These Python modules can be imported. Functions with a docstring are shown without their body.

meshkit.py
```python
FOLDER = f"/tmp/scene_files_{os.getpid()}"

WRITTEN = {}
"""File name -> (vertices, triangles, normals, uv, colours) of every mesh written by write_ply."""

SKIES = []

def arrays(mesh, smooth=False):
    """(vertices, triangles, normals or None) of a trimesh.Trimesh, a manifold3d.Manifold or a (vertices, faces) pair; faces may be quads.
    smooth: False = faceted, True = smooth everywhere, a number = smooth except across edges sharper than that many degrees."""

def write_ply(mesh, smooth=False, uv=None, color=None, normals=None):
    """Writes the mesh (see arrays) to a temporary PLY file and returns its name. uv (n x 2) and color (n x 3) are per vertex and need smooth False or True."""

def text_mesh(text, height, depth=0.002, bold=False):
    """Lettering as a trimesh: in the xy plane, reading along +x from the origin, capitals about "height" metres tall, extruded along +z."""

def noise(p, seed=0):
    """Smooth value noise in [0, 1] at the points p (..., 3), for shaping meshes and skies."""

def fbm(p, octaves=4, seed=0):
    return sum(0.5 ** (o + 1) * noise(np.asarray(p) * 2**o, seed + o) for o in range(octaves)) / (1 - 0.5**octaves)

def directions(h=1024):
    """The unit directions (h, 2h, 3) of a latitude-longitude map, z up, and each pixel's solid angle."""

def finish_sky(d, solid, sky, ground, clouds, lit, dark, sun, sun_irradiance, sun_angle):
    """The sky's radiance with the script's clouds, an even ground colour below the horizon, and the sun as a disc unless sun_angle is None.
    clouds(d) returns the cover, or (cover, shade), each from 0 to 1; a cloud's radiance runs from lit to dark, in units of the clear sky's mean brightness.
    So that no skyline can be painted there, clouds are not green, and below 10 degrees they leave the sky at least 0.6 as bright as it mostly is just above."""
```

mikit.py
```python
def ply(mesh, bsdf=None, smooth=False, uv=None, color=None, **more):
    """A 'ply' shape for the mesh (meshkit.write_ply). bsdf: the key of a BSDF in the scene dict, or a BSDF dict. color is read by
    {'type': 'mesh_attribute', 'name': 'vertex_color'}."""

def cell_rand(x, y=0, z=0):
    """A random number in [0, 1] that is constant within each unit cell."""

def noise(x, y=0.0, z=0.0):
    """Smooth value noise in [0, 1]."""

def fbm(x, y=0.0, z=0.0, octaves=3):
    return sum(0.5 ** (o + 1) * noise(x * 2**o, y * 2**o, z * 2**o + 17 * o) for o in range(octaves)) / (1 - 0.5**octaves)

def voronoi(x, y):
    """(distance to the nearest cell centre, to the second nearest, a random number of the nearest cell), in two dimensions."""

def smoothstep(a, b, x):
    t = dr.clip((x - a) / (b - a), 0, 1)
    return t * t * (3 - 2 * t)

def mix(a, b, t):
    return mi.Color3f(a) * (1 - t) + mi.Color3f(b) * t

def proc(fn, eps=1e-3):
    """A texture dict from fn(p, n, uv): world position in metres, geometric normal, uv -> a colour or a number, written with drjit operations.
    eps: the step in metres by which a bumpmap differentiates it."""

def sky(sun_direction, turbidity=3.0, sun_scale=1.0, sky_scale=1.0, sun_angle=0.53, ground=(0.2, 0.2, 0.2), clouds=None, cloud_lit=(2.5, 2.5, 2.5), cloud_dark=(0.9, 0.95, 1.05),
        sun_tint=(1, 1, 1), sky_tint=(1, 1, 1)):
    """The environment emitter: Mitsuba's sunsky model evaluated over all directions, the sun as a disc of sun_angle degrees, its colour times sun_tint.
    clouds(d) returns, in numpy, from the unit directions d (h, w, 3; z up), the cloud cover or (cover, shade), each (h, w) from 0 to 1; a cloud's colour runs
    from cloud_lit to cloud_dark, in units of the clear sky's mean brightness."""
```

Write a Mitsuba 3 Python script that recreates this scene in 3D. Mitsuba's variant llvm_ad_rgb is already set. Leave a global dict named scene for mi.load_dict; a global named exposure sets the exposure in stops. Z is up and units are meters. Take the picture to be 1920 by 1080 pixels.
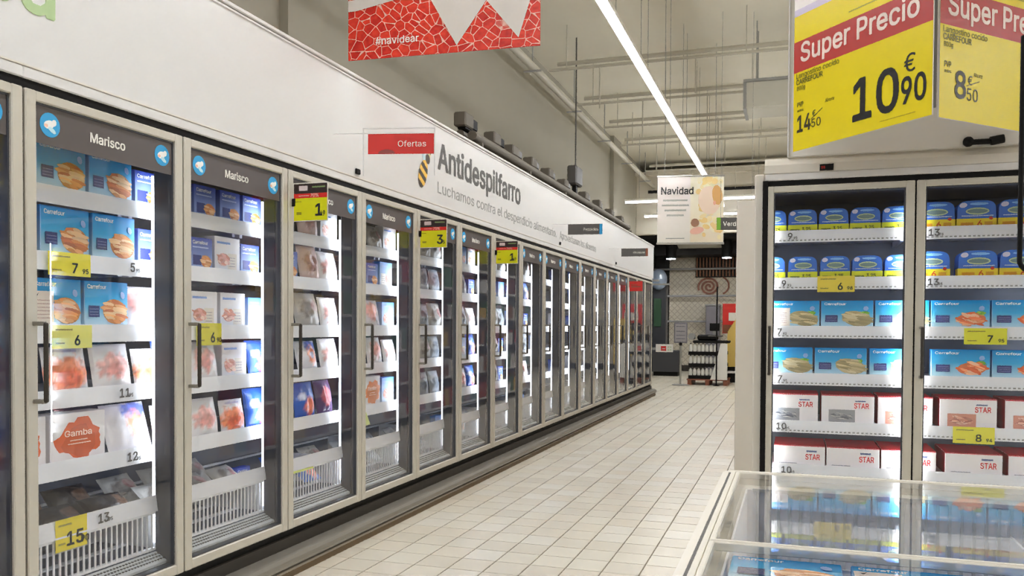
import math, random
import numpy as np, trimesh, mitsuba as mi, mikit, meshkit
import drjit as dr
from shapely.geometry import Polygon, LineString, Point
T = mi.ScalarTransform4f
scene, labels = {}, {}

# ---------------------------------------------------------------- camera
YAW, PITCH, ROLL, EYE = .3226, -.0215, .0053, np.array([0, 0, 1.2251])
_F = np.array([-math.sin(YAW) * math.cos(PITCH), math.cos(YAW) * math.cos(PITCH), math.sin(PITCH)])
_R = np.array([math.cos(YAW), math.sin(YAW), 0])
_U = np.cross(_R, _F)
_U = _U * math.cos(ROLL) - _R * math.sin(ROLL)
scene['camera'] = {'type': 'perspective', 'fov': 2 * math.degrees(math.atan(960 / 1580.5)), 'fov_axis': 'x', 'near_clip': .05, 'far_clip': 200.,
                   'principal_point_offset_x': 0., 'principal_point_offset_y': -(643. - 540) / 1080,
                   'to_world': T().look_at(origin=EYE.tolist(), target=(EYE + _F).tolist(), up=_U.tolist())}
# ---------------------------------------------------------------- light levels (the lamps themselves are built further down)
exposure = 0.0
STRIP = [42., 43., 44.6]          # ceiling strip lights
LED = [8.0, 9.0, 10.2]            # freezer light bars
SPOT = [190., 180, 165.]

# ---------------------------------------------------------------- helpers
def lin(r, g=None, b=None):
    c = np.array((r, g, b) if g is not None else r, float) / 255
    return np.where(c <= .04045, c / 12.92, ((c + .055) / 1.055) ** 2.4)
def rgb(*c): return {'type': 'rgb', 'value': [float(x) for x in lin(*c)]}
def mat(name, col, rough=.5, metal=0., spec=.5, **kw):
    d = {'type': 'principled', 'base_color': rgb(*col) if isinstance(col, tuple) else col, 'roughness': rough, 'metallic': metal, 'specular': spec, **kw}
    scene[name] = {'type': 'twosided', 'bsdf': d}
    return name
VC = {'type': 'mesh_attribute', 'name': 'vertex_color'}
mat('m_print', VC, .45)
mat('m_bag', VC, .28)
mat('m_poster', VC, .35)
mat('m_tile', VC, .32, spec=.45)
mat('m_cream', (227, 222, 211), .42)
mat('m_fascia', (224, 223, 222), .5)
mat('m_stile', (205, 200, 188), .38, .2)
mat('m_black', (11, 10, 10), .6, spec=.2)
mat('m_rubber', (46, 40, 32), .55)
mat('m_kick', (36, 32, 26), .55)
mat('m_bumper', (132, 128, 120), .33, .3)
mat('m_skirt', (92, 74, 50), .5)
mat('m_skirtcap', (172, 164, 150), .4)
mat('m_header', (86, 80, 80), .35)
mat('m_mullion', (70, 72, 78), .35, .4)
mat('m_shelf', (226, 228, 234), .4)
mat('m_liner', (92, 95, 106), .5)
mat('m_grille', (196, 200, 202), .45)
mat('m_wire', (240, 242, 246), .35)
mat('m_white', (238, 236, 230), .5)
mat('m_grey', (150, 150, 148), .5)
mat('m_darkgrey', (78, 76, 74), .5)
mat('m_steel', (180, 178, 172), .3, .8)
mat('m_blue', (40, 150, 205), .4)
mat('m_yellow', (238, 214, 10), .5)
mat('m_red', (196, 40, 34), .5)
mat('m_green', (176, 200, 150), .5)
mat('m_wood', (120, 78, 48), .5)
mat('m_leafgreen', (120, 170, 50), .5)
mat('m_brown', (128, 74, 52), .5)
mat('m_ceiling', (232, 227, 210), .7)
mat('m_pipe', (190, 185, 170), .5)
mat('m_dust', (92, 86, 76), .7)
mat('m_duct', (200, 198, 186), .5)
def L3(*c): return [float(x) for x in lin(*c)]
def wall_fn(p, n, uv):
    f = mikit.fbm(p.x * .7, p.y * .7, p.z * .7)
    return mikit.mix(L3(150, 146, 132), L3(160, 155, 141), f)
mat('m_wall', mikit.proc(wall_fn), .75)
mat('m_wall_far', (205, 198, 182), .7)
def lattice_fn(p, n, uv):
    a = dr.abs(dr.abs((p.x + p.z) * 6.5 - dr.floor((p.x + p.z) * 6.5)) - .5)
    b = dr.abs(dr.abs((p.x - p.z) * 6.5 - dr.floor((p.x - p.z) * 6.5)) - .5)
    return mikit.mix(L3(214, 206, 188), L3(186, 176, 156), mikit.smoothstep(.36, .46, dr.maximum(a, b)))
mat('m_lattice', mikit.proc(lattice_fn), .6)
def floor_fn(p, n, uv):
    return mikit.mix(L3(120, 110, 94), L3(140, 130, 112), mikit.fbm(p.x * 9, p.y * 9))
mat('m_grout', mikit.proc(floor_fn), .7)
def cells_fn(p, n, uv):
    a, b, c = mikit.voronoi(uv.x * 19, uv.y * 19)
    red = mikit.mix(L3(170, 18, 16), L3(226, 62, 40), c * .6 + .4 * mikit.noise(uv.x * 60, uv.y * 60))
    return mikit.mix(L3(244, 196, 182), red, mikit.smoothstep(.015, .10, b - a))
mat('m_cells', mikit.proc(cells_fn), .5)
scene['m_pane'] = {'type': 'thindielectric', 'int_ior': 1.5}
scene['m_clear'] = {'type': 'thindielectric', 'int_ior': 1.45}

_n = {}
def number(key):
    k = _n.get(key, 0); _n[key] = k + 1
    return key if k == 0 else f'{key}_{k:03d}'
_ply = {}
def ply(mesh, bsdf, smooth=False, color=None, uv=None):
    return mikit.ply(mesh, bsdf, smooth=smooth, color=color, uv=uv)
def put(key, d, to=None, **more):
    """one entry of scene, numbered if the key is taken"""
    key = number(key)
    scene[key] = {**d, **more, **({'to_world': to} if to is not None else {})}
    return key
def own(key, d, to=None):
    scene[key] = {**d, **({'to_world': to} if to is not None else {})}
    return key
def each(key, meshes, m, to=None, smooth=False):
    for x in meshes: put(key, ply(x, m, smooth), to)
def cached(name, fn):
    if name not in _ply: _ply[name] = fn()
    return _ply[name]
def tag(key, label=None, cat=None, group=None, kind=None):
    d = {k: v for k, v in (('label', label), ('category', cat), ('group', group), ('kind', kind)) if v}
    labels[key] = d
    return key
def thing(name, label, cat, group=None):
    return tag(number(name), label, cat, group)
def bx(x0, x1, y0, y1, z0, z1, c=0.):
    if c <= 0:
        return trimesh.creation.box(bounds=[[x0, y0, z0], [x1, y1, z1]])
    c = min(c, .45 * min(x1 - x0, y1 - y0, z1 - z0))
    pts = []
    for X, sx in ((x0, 1), (x1, -1)):
        for Y, sy in ((y0, 1), (y1, -1)):
            for Z, sz in ((z0, 1), (z1, -1)):
                pts += [(X, Y + sy * c, Z + sz * c), (X + sx * c, Y, Z + sz * c), (X + sx * c, Y + sy * c, Z)]
    return trimesh.convex.convex_hull(np.array(pts))
def cat(ms): return trimesh.util.concatenate(ms)
def cyl(p0, p1, r, n=12):
    return trimesh.creation.cylinder(radius=r, segment=[p0, p1], sections=n)
def prism_x(poly, x0, x1):
    """polygon in (y, z) swept along x"""
    m = trimesh.creation.extrude_polygon(Polygon(poly), x1 - x0, engine='earcut')
    v = m.vertices
    m.vertices = np.stack([v[:, 2] + x0, v[:, 0], v[:, 1]], 1)
    m.fix_normals()
    return m
def plate(poly, depth):
    """shapely polygon in (x, z), front at y = 0 facing -y, thickness to y = depth"""
    ms = [trimesh.creation.extrude_polygon(g, depth, engine='earcut') for g in getattr(poly, 'geoms', [poly])]
    m = cat(ms)
    v = m.vertices
    m.vertices = np.stack([v[:, 0], depth - v[:, 2], v[:, 1]], 1)
    return m
_txt = {}
def txt(s, h, bold=False, width=None, depth=.0012):
    """lettering standing in the xz plane, facing -y, base line at z = 0, from x = 0"""
    k = (s, bold)
    if k not in _txt: _txt[k] = meshkit.text_mesh(s, 1., .01, bold)
    v = np.array(_txt[k].vertices); f = _txt[k].faces
    x0 = v[:, 0].min(); v[:, 0] -= x0
    sx = h if width is None else width / v[:, 0].max()
    return trimesh.Trimesh(np.stack([v[:, 0] * sx, -v[:, 2] / .01 * depth, v[:, 1] * h], 1), f, process=False)
def moved(m, x=0, y=0, z=0, rot=0):
    m = m.copy()
    if rot: m.apply_transform(trimesh.transformations.rotation_matrix(rot, [0, 1, 0]))
    m.apply_translation([x, y, z]); return m

class P:
    """flat print in an object's own frame: coloured pieces joined to one mesh with a colour per vertex"""
    def __init__(s): s.v, s.f, s.c, s.n = [], [], [], 0
    def add(s, m, col):
        v = np.asarray(m.vertices, float)
        col = np.asarray(col, float)
        s.v.append(v); s.f.append(np.asarray(m.faces) + s.n); s.n += len(v)
        s.c.append(np.broadcast_to(col, (len(v), 3)) if col.ndim == 1 else col)
        return s
    def flat(s, m, col):
        """separate vertices per face"""
        return s.add(trimesh.Trimesh(m.vertices[m.faces].reshape(-1, 3), np.arange(len(m.faces) * 3).reshape(-1, 3), process=False), col)
    def quad(s, x0, x1, z0, z1, y, c0, c1=None):
        c1 = c0 if c1 is None else c1
        return s.add(trimesh.Trimesh([[x0, y, z0], [x1, y, z0], [x1, y, z1], [x0, y, z1]], [[0, 1, 2], [0, 2, 3]], process=False), np.array([c0, c0, c1, c1]))
    def poly(s, pts, y, col):
        pts = np.array(pts, float); n = len(pts)
        c = pts.mean(0)
        v = [[p[0], y, p[1]] for p in pts] + [[c[0], y, c[1]]]
        return s.add(trimesh.Trimesh(v, [[i, (i + 1) % n, n] for i in range(n)], process=False), col)
    def ell(s, cx, cz, rx, rz, y, col, rot=0., n=12):
        a = np.arange(n) * 2 * math.pi / n
        x, z = rx * np.cos(a), rz * np.sin(a)
        return s.poly(np.stack([cx + x * math.cos(rot) - z * math.sin(rot), cz + x * math.sin(rot) + z * math.cos(rot)], 1), y, col)
    def text(s, t, h, x, z, y, col, bold=False, width=None):
        return s.add(moved(txt(t, h, bold, width, .0006), x, y, z), col)
    def heap(s, cx, cz, w, h, y, cols, rng, n=11):
        s.ell(cx, cz, w * .42, h * .36, y + .0002, cols[0] * .8, .05, 16)
        for i in range(2 * n):
            a, r = rng.uniform(0, 6.28), math.sqrt(rng.uniform(0, 1))
            s.ell(cx + r * math.cos(a) * w * .36, cz + r * math.sin(a) * h * .34, w * rng.uniform(.12, .22), h * rng.uniform(.05, .11), y - .00005 * i, cols[rng.randrange(len(cols))] * rng.uniform(.85, 1.1), rng.uniform(-.6, .3), 9)
        return s
    def slabs(s, cx, cz, w, h, y, cols, rng, n=9, rot=-.18):
        s.ell(cx, cz, w * .5, h * .46, y + .0003, cols[0] * .75, rot, 18)
        for i in range(n):
            t = (i + .5) / n * 2 - 1
            for q in range(2):
                s.ell(cx + w * (rng.uniform(-.1, .1) + (q - .5) * .42 * math.sqrt(1 - t * t)) - t * h * .2 * rot, cz - t * h * .4 + rng.uniform(-.02, .02) * h, w * .3 * math.sqrt(1.1 - t * t), h * .075, y - .00004 * (2 * i + q), cols[rng.randrange(len(cols))] * rng.uniform(.8, 1.1), rot + rng.uniform(-.12, .12), 10)
        return s
    def dict(s, bsdf):
        return ply(trimesh.Trimesh(np.vstack(s.v), np.vstack(s.f), process=False), bsdf, False, np.clip(np.vstack(s.c), 0, 1))
def at(x, y, z, rot=0., pre=None):
    t = T().translate([float(x), float(y), float(z)]).rotate([0, 0, 1], float(rot))
    return t if pre is None else pre @ t
ORD = 'first second third fourth fifth sixth seventh eighth ninth tenth eleventh twelfth thirteenth fourteenth fifteenth sixteenth seventeenth eighteenth nineteenth twentieth'.split()
WHITE, BLACK = lin(250, 250, 250), lin(20, 20, 22)

# ================================================================ the hall
def struct(name, mesh, m, **kw):
    return tag(put(name, ply(mesh, m), **kw), kind='structure')
struct('floor', bx(-3.8, 9.2, -16, 26, -.2, -.002), 'm_grout')
struct('ceiling', bx(-3.8, 9.2, -16, 26, 5.2, 5.4), 'm_ceiling')
struct('wall_left', bx(-3.95, -3.7, -16, 26, 0, 5.2), 'm_wall')
struct('wall_right', bx(9., 9.2, -16, 26, 0, 5.2), 'm_wall')
struct('wall_back', bx(-3.7, 9., 25.8, 26, 0, 5.2), 'm_wall_far')
struct('wall_front', bx(-3.7, 9., -16.2, -16, 0, 5.2), 'm_wall_far')
put('wall_left__pilaster', ply(bx(-3.7, -3.62, 5.5, 6.45, 0, 5.2), 'm_wall'))
put('wall_left__pilaster', ply(bx(-3.7, -3.62, 17.5, 18.3, 0, 5.2), 'm_wall'))

# floor tiles: the 300 that show largest one by one, the rest joined
rt = random.Random(3)
TX, TY, TX0, TY0 = .186, .195, -1.265, 4.09
def tile_mesh(w, d, rng=None):
    t = trimesh.Trimesh(*[np.array(a) for a in (
        [[0, 0, -.006], [w, 0, -.006], [w, d, -.006], [0, d, -.006], [.0015, .0015, 0], [w - .0015, .0015, 0], [w - .0015, d - .0015, 0], [.0015, d - .0015, 0]],
        [[4, 5, 6], [4, 6, 7], [0, 1, 5], [0, 5, 4], [1, 2, 6], [1, 6, 5], [2, 3, 7], [2, 7, 6], [3, 0, 4], [3, 4, 7]])], process=False)
    return t
tones = [lin(*c) for c in ((219, 213, 197), (216, 209, 193), (222, 217, 204), (214, 207, 191), (219, 211, 194), (221, 215, 199))]
tile = tile_mesh(TX - .0055, TY - .004)
tile_plys = [P().add(tile, c).dict('m_tile') for c in tones]
def view(p):
    d = np.asarray(p, float) - EYE; z = d @ _F
    if z < .3: return None
    return 960 + 1580.5 * (d @ _R) / z, 643 - 1580.5 * (d @ _U) / z, z
cells, rest = [], []
for i in range(-13, 30):
    for j in range(-22, 100):
        x, y = TX0 + TX * i, TY0 + TY * j
        v = view((x + TX / 2, y + TY / 2, 0))
        hidden = x + TX < -2.3 and y < 15.2 or (x > -.3 and y < 14.8)
        if not hidden and v and -30 < v[0] < 1400 and v[1] < 1105 and y < 15:
            cells.append((v[2], i, j))
        elif x < 4.2 and not (x + TX < -2.4 and y < 15.2):
            rest.append((i, j))
cells.sort()
for _, i, j in cells[:300]:
    put('floor__tile', tile_plys[rt.randrange(6)], at(TX0 + TX * i + .00275, TY0 + TY * j + .002, 0))
far = P()
for i, j in [c[1:] for c in cells[300:]] + rest:
    far.add(moved(tile, TX0 + TX * i + .00275, TY0 + TY * j + .002), tones[rt.randrange(6)])
tag(put('floor__distant_tile', far.dict('m_tile')), kind='stuff')

# ================================================================ freezer cabinets: own frame x along the front, front at y = 0 facing -y
S, ZT, ZB = .75, 1.986, .2
def door_leaf():
    ms = [bx(.004, .047, 0, .045, ZB, ZT, .004), bx(.703, .746, 0, .045, ZB, ZT, .004), bx(.045, .705, .002, .043, ZB, ZB + .042, .004), bx(.045, .705, .002, .043, ZT - .034, ZT, .004)]
    return ply(cat(ms), 'm_stile')
def pane_mesh():
    return ply(trimesh.Trimesh([[.045, .02, ZB + .04], [.705, .02, ZB + .04], [.705, .02, ZT - .032], [.045, .02, ZT - .032]], [[0, 1, 2], [0, 2, 3]], process=False), 'm_pane')
def handle_mesh():
    b = [bx(.026, .04, -.055, -.04, .962, 1.224, .004)]
    return ply(cat(b), 'm_rubber')
def bracket_mesh(z):
    return ply(bx(.024, .04, -.045, .002, z, z + .014, .002), 'm_bumper')
def gasket_mesh():
    return ply(cat([bx(.047, .053, .012, .04, ZB + .042, ZT - .034), bx(.697, .703, .012, .04, ZB + .042, ZT - .034), bx(.047, .703, .012, .04, ZB + .042, ZB + .048), bx(.047, .703, .012, .04, ZT - .04, ZT - .034)]), 'm_mullion')
def header_mesh():
    return ply(bx(.047, .703, .016, .0185, 1.82, ZT - .034), 'm_header')
def badge_mesh(cx):
    p = P(); a = .041
    p.ell(cx, 1.888, a, a, .0148, lin(52, 160, 214), 0, 28)
    p.ell(cx - .004, 1.889, .022, .014, .0143, WHITE, .3, 14)
    p.ell(cx + .016, 1.898, .010, .012, .0142, WHITE, -.4, 10)
    p.ell(cx + .008, 1.872, .017, .008, .0141, lin(200, 236, 248), -.5, 12)
    p.ell(cx - .016, 1.884, .008, .006, .0142, lin(240, 200, 180), 0, 8)
    return p.dict('m_print')
def word_mesh():
    m = txt('Marisco', .033, True, .165, .0012); m.apply_translation([.283, .0155, 1.868])
    return ply(m, 'm_white')
def shelf_mesh(): return ply(cat([bx(.005, .745, .165, .70, .036, .052, .002), bx(.02, .04, .3, .7, .006, .036), bx(.71, .73, .3, .7, .006, .036)]), 'm_shelf')
def rail_mesh():
    m = prism_x([(.158, 0), (.163, 0), (.171, .064), (.166, .068), (.15, .004)][:4], .004, .746)
    return ply(m, 'm_wire')
def perf_mesh():
    ms = [bx(.03 + .022 * i, .042 + .022 * i, .1568, .1585, .008, .015) for i in range(32)]
    return ply(cat(ms), 'm_grey')
def basket_mesh():
    ms = [bx(.012, .738, .118, .124, .292, .300), bx(.012, .738, .66, .666, .292, .3), bx(.012, .738, .118, .124, .44, .452), bx(.012, .738, .66, .666, .44, .452), bx(.012, .018, .12, .664, .292, .452), bx(.732, .738, .12, .664, .292, .452)]
    for i in range(27):
        x = .022 + i * .0268
        ms.append(bx(x, x + .008, .119, .123, .295, .45))
    for i in range(4):
        ms.append(bx(.015, .735, .12 + i * .16, .15 + i * .16, .290, .296))
    return ply(cat(ms), 'm_wire')
def basket_rail():
    return ply(prism_x([(.106, .452), (.112, .45), (.122, .515), (.116, .518)], .008, .742), 'm_shelf')
def grille_mesh():
    ms = [prism_x([(.06, .243), (.118, .275), (.118, .285), (.06, .253)], .01, .74)]
    return ply(cat(ms), 'm_grille')
def slots_mesh():
    ms = []
    for r in range(3):
        y = .073 + r * .014; z = .2535 + (y - .06) * .5517 + .0012
        for i in range(44):
            x = .03 + i * .0158 + (r % 2) * .006
            ms.append(bx(x, x + .008, y, y + .007, z - .001, z + .003))
    return ply(cat(ms), 'm_darkgrey')
def mullion_mesh(a, b): return ply(bx(a, b, .05, .125, ZB + .03, ZT - .02, .006), 'm_mullion')
def led_mesh(a, b): return ply(bx(a, b, .1255, .134, ZB + .12, ZT - .16), 'm_white')
def freezer(key, base, n, shelves, k0, headed=True, basket=True, dim=(), ends=(True, True), nobasket=()):
    """n doors; base: matrix; shelves: heights of the price rails' lower edges"""
    w = n * S
    ms = [bx(.0, w, .72, .80, .02, 2.018), bx(0, w, .05, .72, ZB - .01, ZB + .03), bx(0, w, .05, .72, 1.975, 2.018)]
    if ends[0]: ms.append(bx(.0, .02, .05, .72, .02, 2.0))
    if ends[1]: ms.append(bx(w - .02, w, .05, .72, .02, 2.0))
    put(key + '__carcass', ply(cat(ms), 'm_liner'), base)
    put(key + '__head_rail', ply(bx(0, w, .004, .30, 2.016, 2.055, .004), 'm_fascia'), base)
    put(key + '__dark_gap', ply(cat([bx(0, w, .012, .05, ZT - .004, 2.016), bx(0, w, .02, .05, .165, ZB + .006)] + [bx(max(0, i * S - .012), min(w, i * S + .012), .012, .05, ZB, ZT + .01) for i in range(n + 1)]), 'm_black'), base)
    put(key + '__kick_panel', ply(cat([prism_x([(.0, .165), (.02, .165), (.04, .035), (.0, .035)], 0, w), bx(0, w, .0, .7, .0, .036)]), 'm_kick'), base)
    prof = [(-.0, .05), (-.07, .05), (-.084, .057), (-.09, .071), (-.087, .09), (-.075, .104), (-.055, .110), (-.0, .112)]
    tag(put(key + '__bumper_rail', ply(prism_x(prof, 0, w), 'm_bumper', smooth=30), base), 'grey rounded bumper rail')
    put(key + '__skirting', ply(prism_x([(0, .0), (-.075, .0), (-.072, .03), (0, .03)], 0, w), 'm_skirt'), base)
    put(key + '__skirting_cap', ply(prism_x([(0, .03), (-.074, .03), (-.068, .038), (0, .038)], 0, w), 'm_skirtcap'), base)
    for i in range(n + 1):
        t = base @ T().translate([i * S, 0, 0])
        a, b = (0 if i == 0 else -.034), (0 if i == n else .034)
        put(key + '__mullion', cached(('mullion', a, b), lambda: mullion_mesh(a, b)), t)
    for i in range(n):
        t = base @ T().translate([i * S, 0, 0])
        d = put(key + '__door', cached('door', door_leaf), t)
        put(d + '__pane', cached('pane', pane_mesh), t)
        put(d + '__handle', cached('handle', handle_mesh), t)
        for z in (.958, 1.214): tag(put(d + '__handle_bracket', cached(('bracket', z), lambda: bracket_mesh(z)), t), 'grey handle bracket')
        put(d + '__gasket', cached('gasket', gasket_mesh), t)
        if headed:
            tag(put(d + '__header_panel', cached('header', header_mesh), t), 'dark grey header band')
            if k0 + i < 14:
                tag(put(d + '__lettering', cached('word', word_mesh), t), 'white word Marisco')
                for cx in (.112, .642): tag(put(d + '__badge', cached(('badge', cx), lambda: badge_mesh(cx)), t), 'round blue badge with white shellfish')
        for z in shelves:
            ts = t @ T().translate([0, 0, z])
            s = put(key + '__shelf', cached('shelf', shelf_mesh), ts)
            put(s + '__price_rail', cached('rail', rail_mesh), ts)
            if not headed: put(s + '__rail_slot_pattern', cached('perf', perf_mesh), ts)
        if basket and i not in nobasket:
            b = put(key + '__basket', cached('basket', basket_mesh), t)
            put(b + '__price_rail', cached('basket_rail', basket_rail), t)
        put(key + '__vent_grille', cached('grille', grille_mesh), t)
        put(key + '__vent_slots', cached('slots', slots_mesh), t)
    for i in range(n + 1):
        t = base @ T().translate([i * S, 0, 0])
        f = .35 if (k0 + i) in dim else 2.6 if k0 >= 50 else 1.
        a, b = (.001 if i == 0 else -.034), (-.001 if i == n else .034)
        put(key + '__light_bar', cached(('led', a, b), lambda: led_mesh(a, b)), t, emitter={'type': 'area', 'sampling_weight': .5 if k0 + i < 5 or k0 >= 50 else .12, 'radiance': {'type': 'rgb', 'value': [c * f for c in LED]}})
LX, LY0 = -2.366, 2.097
SH_L = (1.65, 1.412, 1.150, .912, .652)
SH_R = (1.693, 1.430, 1.160, .897, .630, .385)
def left_base(k): return T().translate([LX, LY0 + S * k, 0]).rotate([0, 0, 1], 90)
RX0, RY = -.158, 4.816
right_base = T().translate([RX0, RY, 0])
units = [(-2, 2, 'white upright freezer at the frame edge, only its last door showing'), (0, 3, 'white upright freezer with three glass doors full of seafood boxes'),
         (3, 5, 'white upright freezer behind the aisle, five doors below the slogan lettering'), (8, 5, 'white upright freezer with five doors, second from the end of the run'),
         (13, 4, 'white upright freezer with four doors at the far end of the run')]
for k, n, lab in units:
    key = thing('upright_freezer', lab, 'freezer', 'upright freezers along the wall')
    freezer(key, left_base(k), n, SH_L, k, dim=(5,), ends=(k == -2, k == 13))
key = thing('upright_freezer', 'white upright freezer facing the camera under the yellow price boards', 'freezer')
freezer(key, right_base, 3, SH_R, 50, headed=False, basket=False, ends=(False, False))
put(key + '__side_panel', ply(cat([bx(-.056, -.004, .03, .11, .02, 2.06, .008), bx(-.056, -.05, .1, .82, .02, 2.06)]), 'm_cream'), right_base)
put(key + '__side_panel', ply(bx(2.254, 2.306, .03, .82, .02, 2.06, .008), 'm_cream'), right_base)
put(key + '__black_edge', ply(bx(-.012, .016, -.003, .05, .17, 2.0155), 'm_black'), right_base)
put(key + '__head_cornice', ply(prism_x([(.0, 2.055), (.0, 2.10), (.06, 2.145), (.3, 2.145), (.3, 2.055)], -.004, 2.254), 'm_cream'), right_base)
put(key + '__thermometer', ply(bx(.279, .348, -.004, .002, 2.058, 2.092), 'm_black'), right_base)
m = cat([moved(txt('88', .014, True, .02), .286, -.0045, 2.068)])
tag(put(key + '__thermometer_digits', ply(m, 'm_red'), right_base), 'red display digits')

# fascia above the wall run
fa = thing('fascia_board', 'long white fascia board with slogan lettering above the wall freezers', 'fascia')
fb = left_base(-2)
W = 17.36 - .0 + 1.5 - .59
yend = 14.99 - (LY0 - 1.5)
put(fa + '__board', ply(bx(0, yend, .006, .05, 2.06, 2.605), 'm_fascia'), fb)
put(fa + '__top_trim', ply(cat([bx(0, yend, -.008, .06, 2.616, 2.636, .004), bx(0, yend, .0, .05, 2.603, 2.612)]), 'm_fascia'), fb)
put(fa + '__bottom_trim', ply(bx(0, yend, .002, .05, 2.0555, 2.0605), 'm_cream'), fb)
put(fa + '__return_panel', ply(bx(yend - .02, yend, .05, .8, 2.06, 2.6), 'm_fascia'), fb)
put(fa + '__stiffener', ply(cat([bx(i * 1.5 + .3, i * 1.5 + .34, .05, .6, 2.056, 2.09) for i in range(12)]), 'm_grey'), fb)
def on_fascia(m, y, z): # y: world position along the run
    m = m.copy(); m.apply_translation([y - (LY0 - 1.5), .006, z]); return m
tag(put(fa + '__lettering', ply(on_fascia(txt('Antidespilfarro', .176, True, 1.87, .003), 5.44, 2.318), 'm_darkgrey'), fb), 'dark grey word Antidespilfarro')
def width_of(t):
    return float(np.ptp(txt(t, 1.).vertices[:, 0]))
for line, y0_, y1_ in (('Luchamos contra el desperdicio alimentario.', 5.44, 8.54), ('Aprovechamos los alimentos', 8.68, 10.4)):
    sc = (y1_ - y0_) / width_of(line); done = ''
    for wd in line.split():
        pre = width_of(done + wd) - width_of(wd) if done else 0.
        tag(put(fa + '__slogan_lettering', ply(on_fascia(txt(wd, .078, False, width_of(wd) * sc, .002), y0_ + pre * sc, 2.145), 'm_grey'), fb), f'thin grey word {wd.strip(".")}')
        done += wd + ' '
tag(put(fa + '__slogan_edge', ply(on_fascia(txt('idea', .2, True, None, .003), LY0 + .03 - .43, 2.245), 'm_green'), fb), 'pale green lettering cut by the frame')
bee = P()
bc = (5.19, 2.235)
for i, (a0, a1) in enumerate(((-1, -.66), (-.66, -.33), (-.33, 0), (0, .33), (.33, .66), (.66, 1))):
    col = lin(238, 190, 70) if i % 2 else lin(60, 46, 26)
    pts = [(math.sqrt(max(0, 1 - t * t)) * .062, t * .105) for t in np.linspace(a0, a1, 6)]
    pts = pts + [(-x, z) for x, z in pts[::-1]]
    c, s_ = math.cos(-.5), math.sin(-.5)
    bee.poly([(bc[0] + x * c - z * s_, bc[1] + x * s_ + z * c) for x, z in pts], -.0025, col)
bee.ell(5.265, 2.345, .036, .034, -.003, lin(70, 56, 40), 0, 14)
bee.ell(5.20, 2.36, .022, .05, -.002, lin(196, 220, 232), .5, 14)
bee.ell(5.295, 2.385, .02, .045, -.002, lin(232, 216, 160), -.5, 14)
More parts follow.
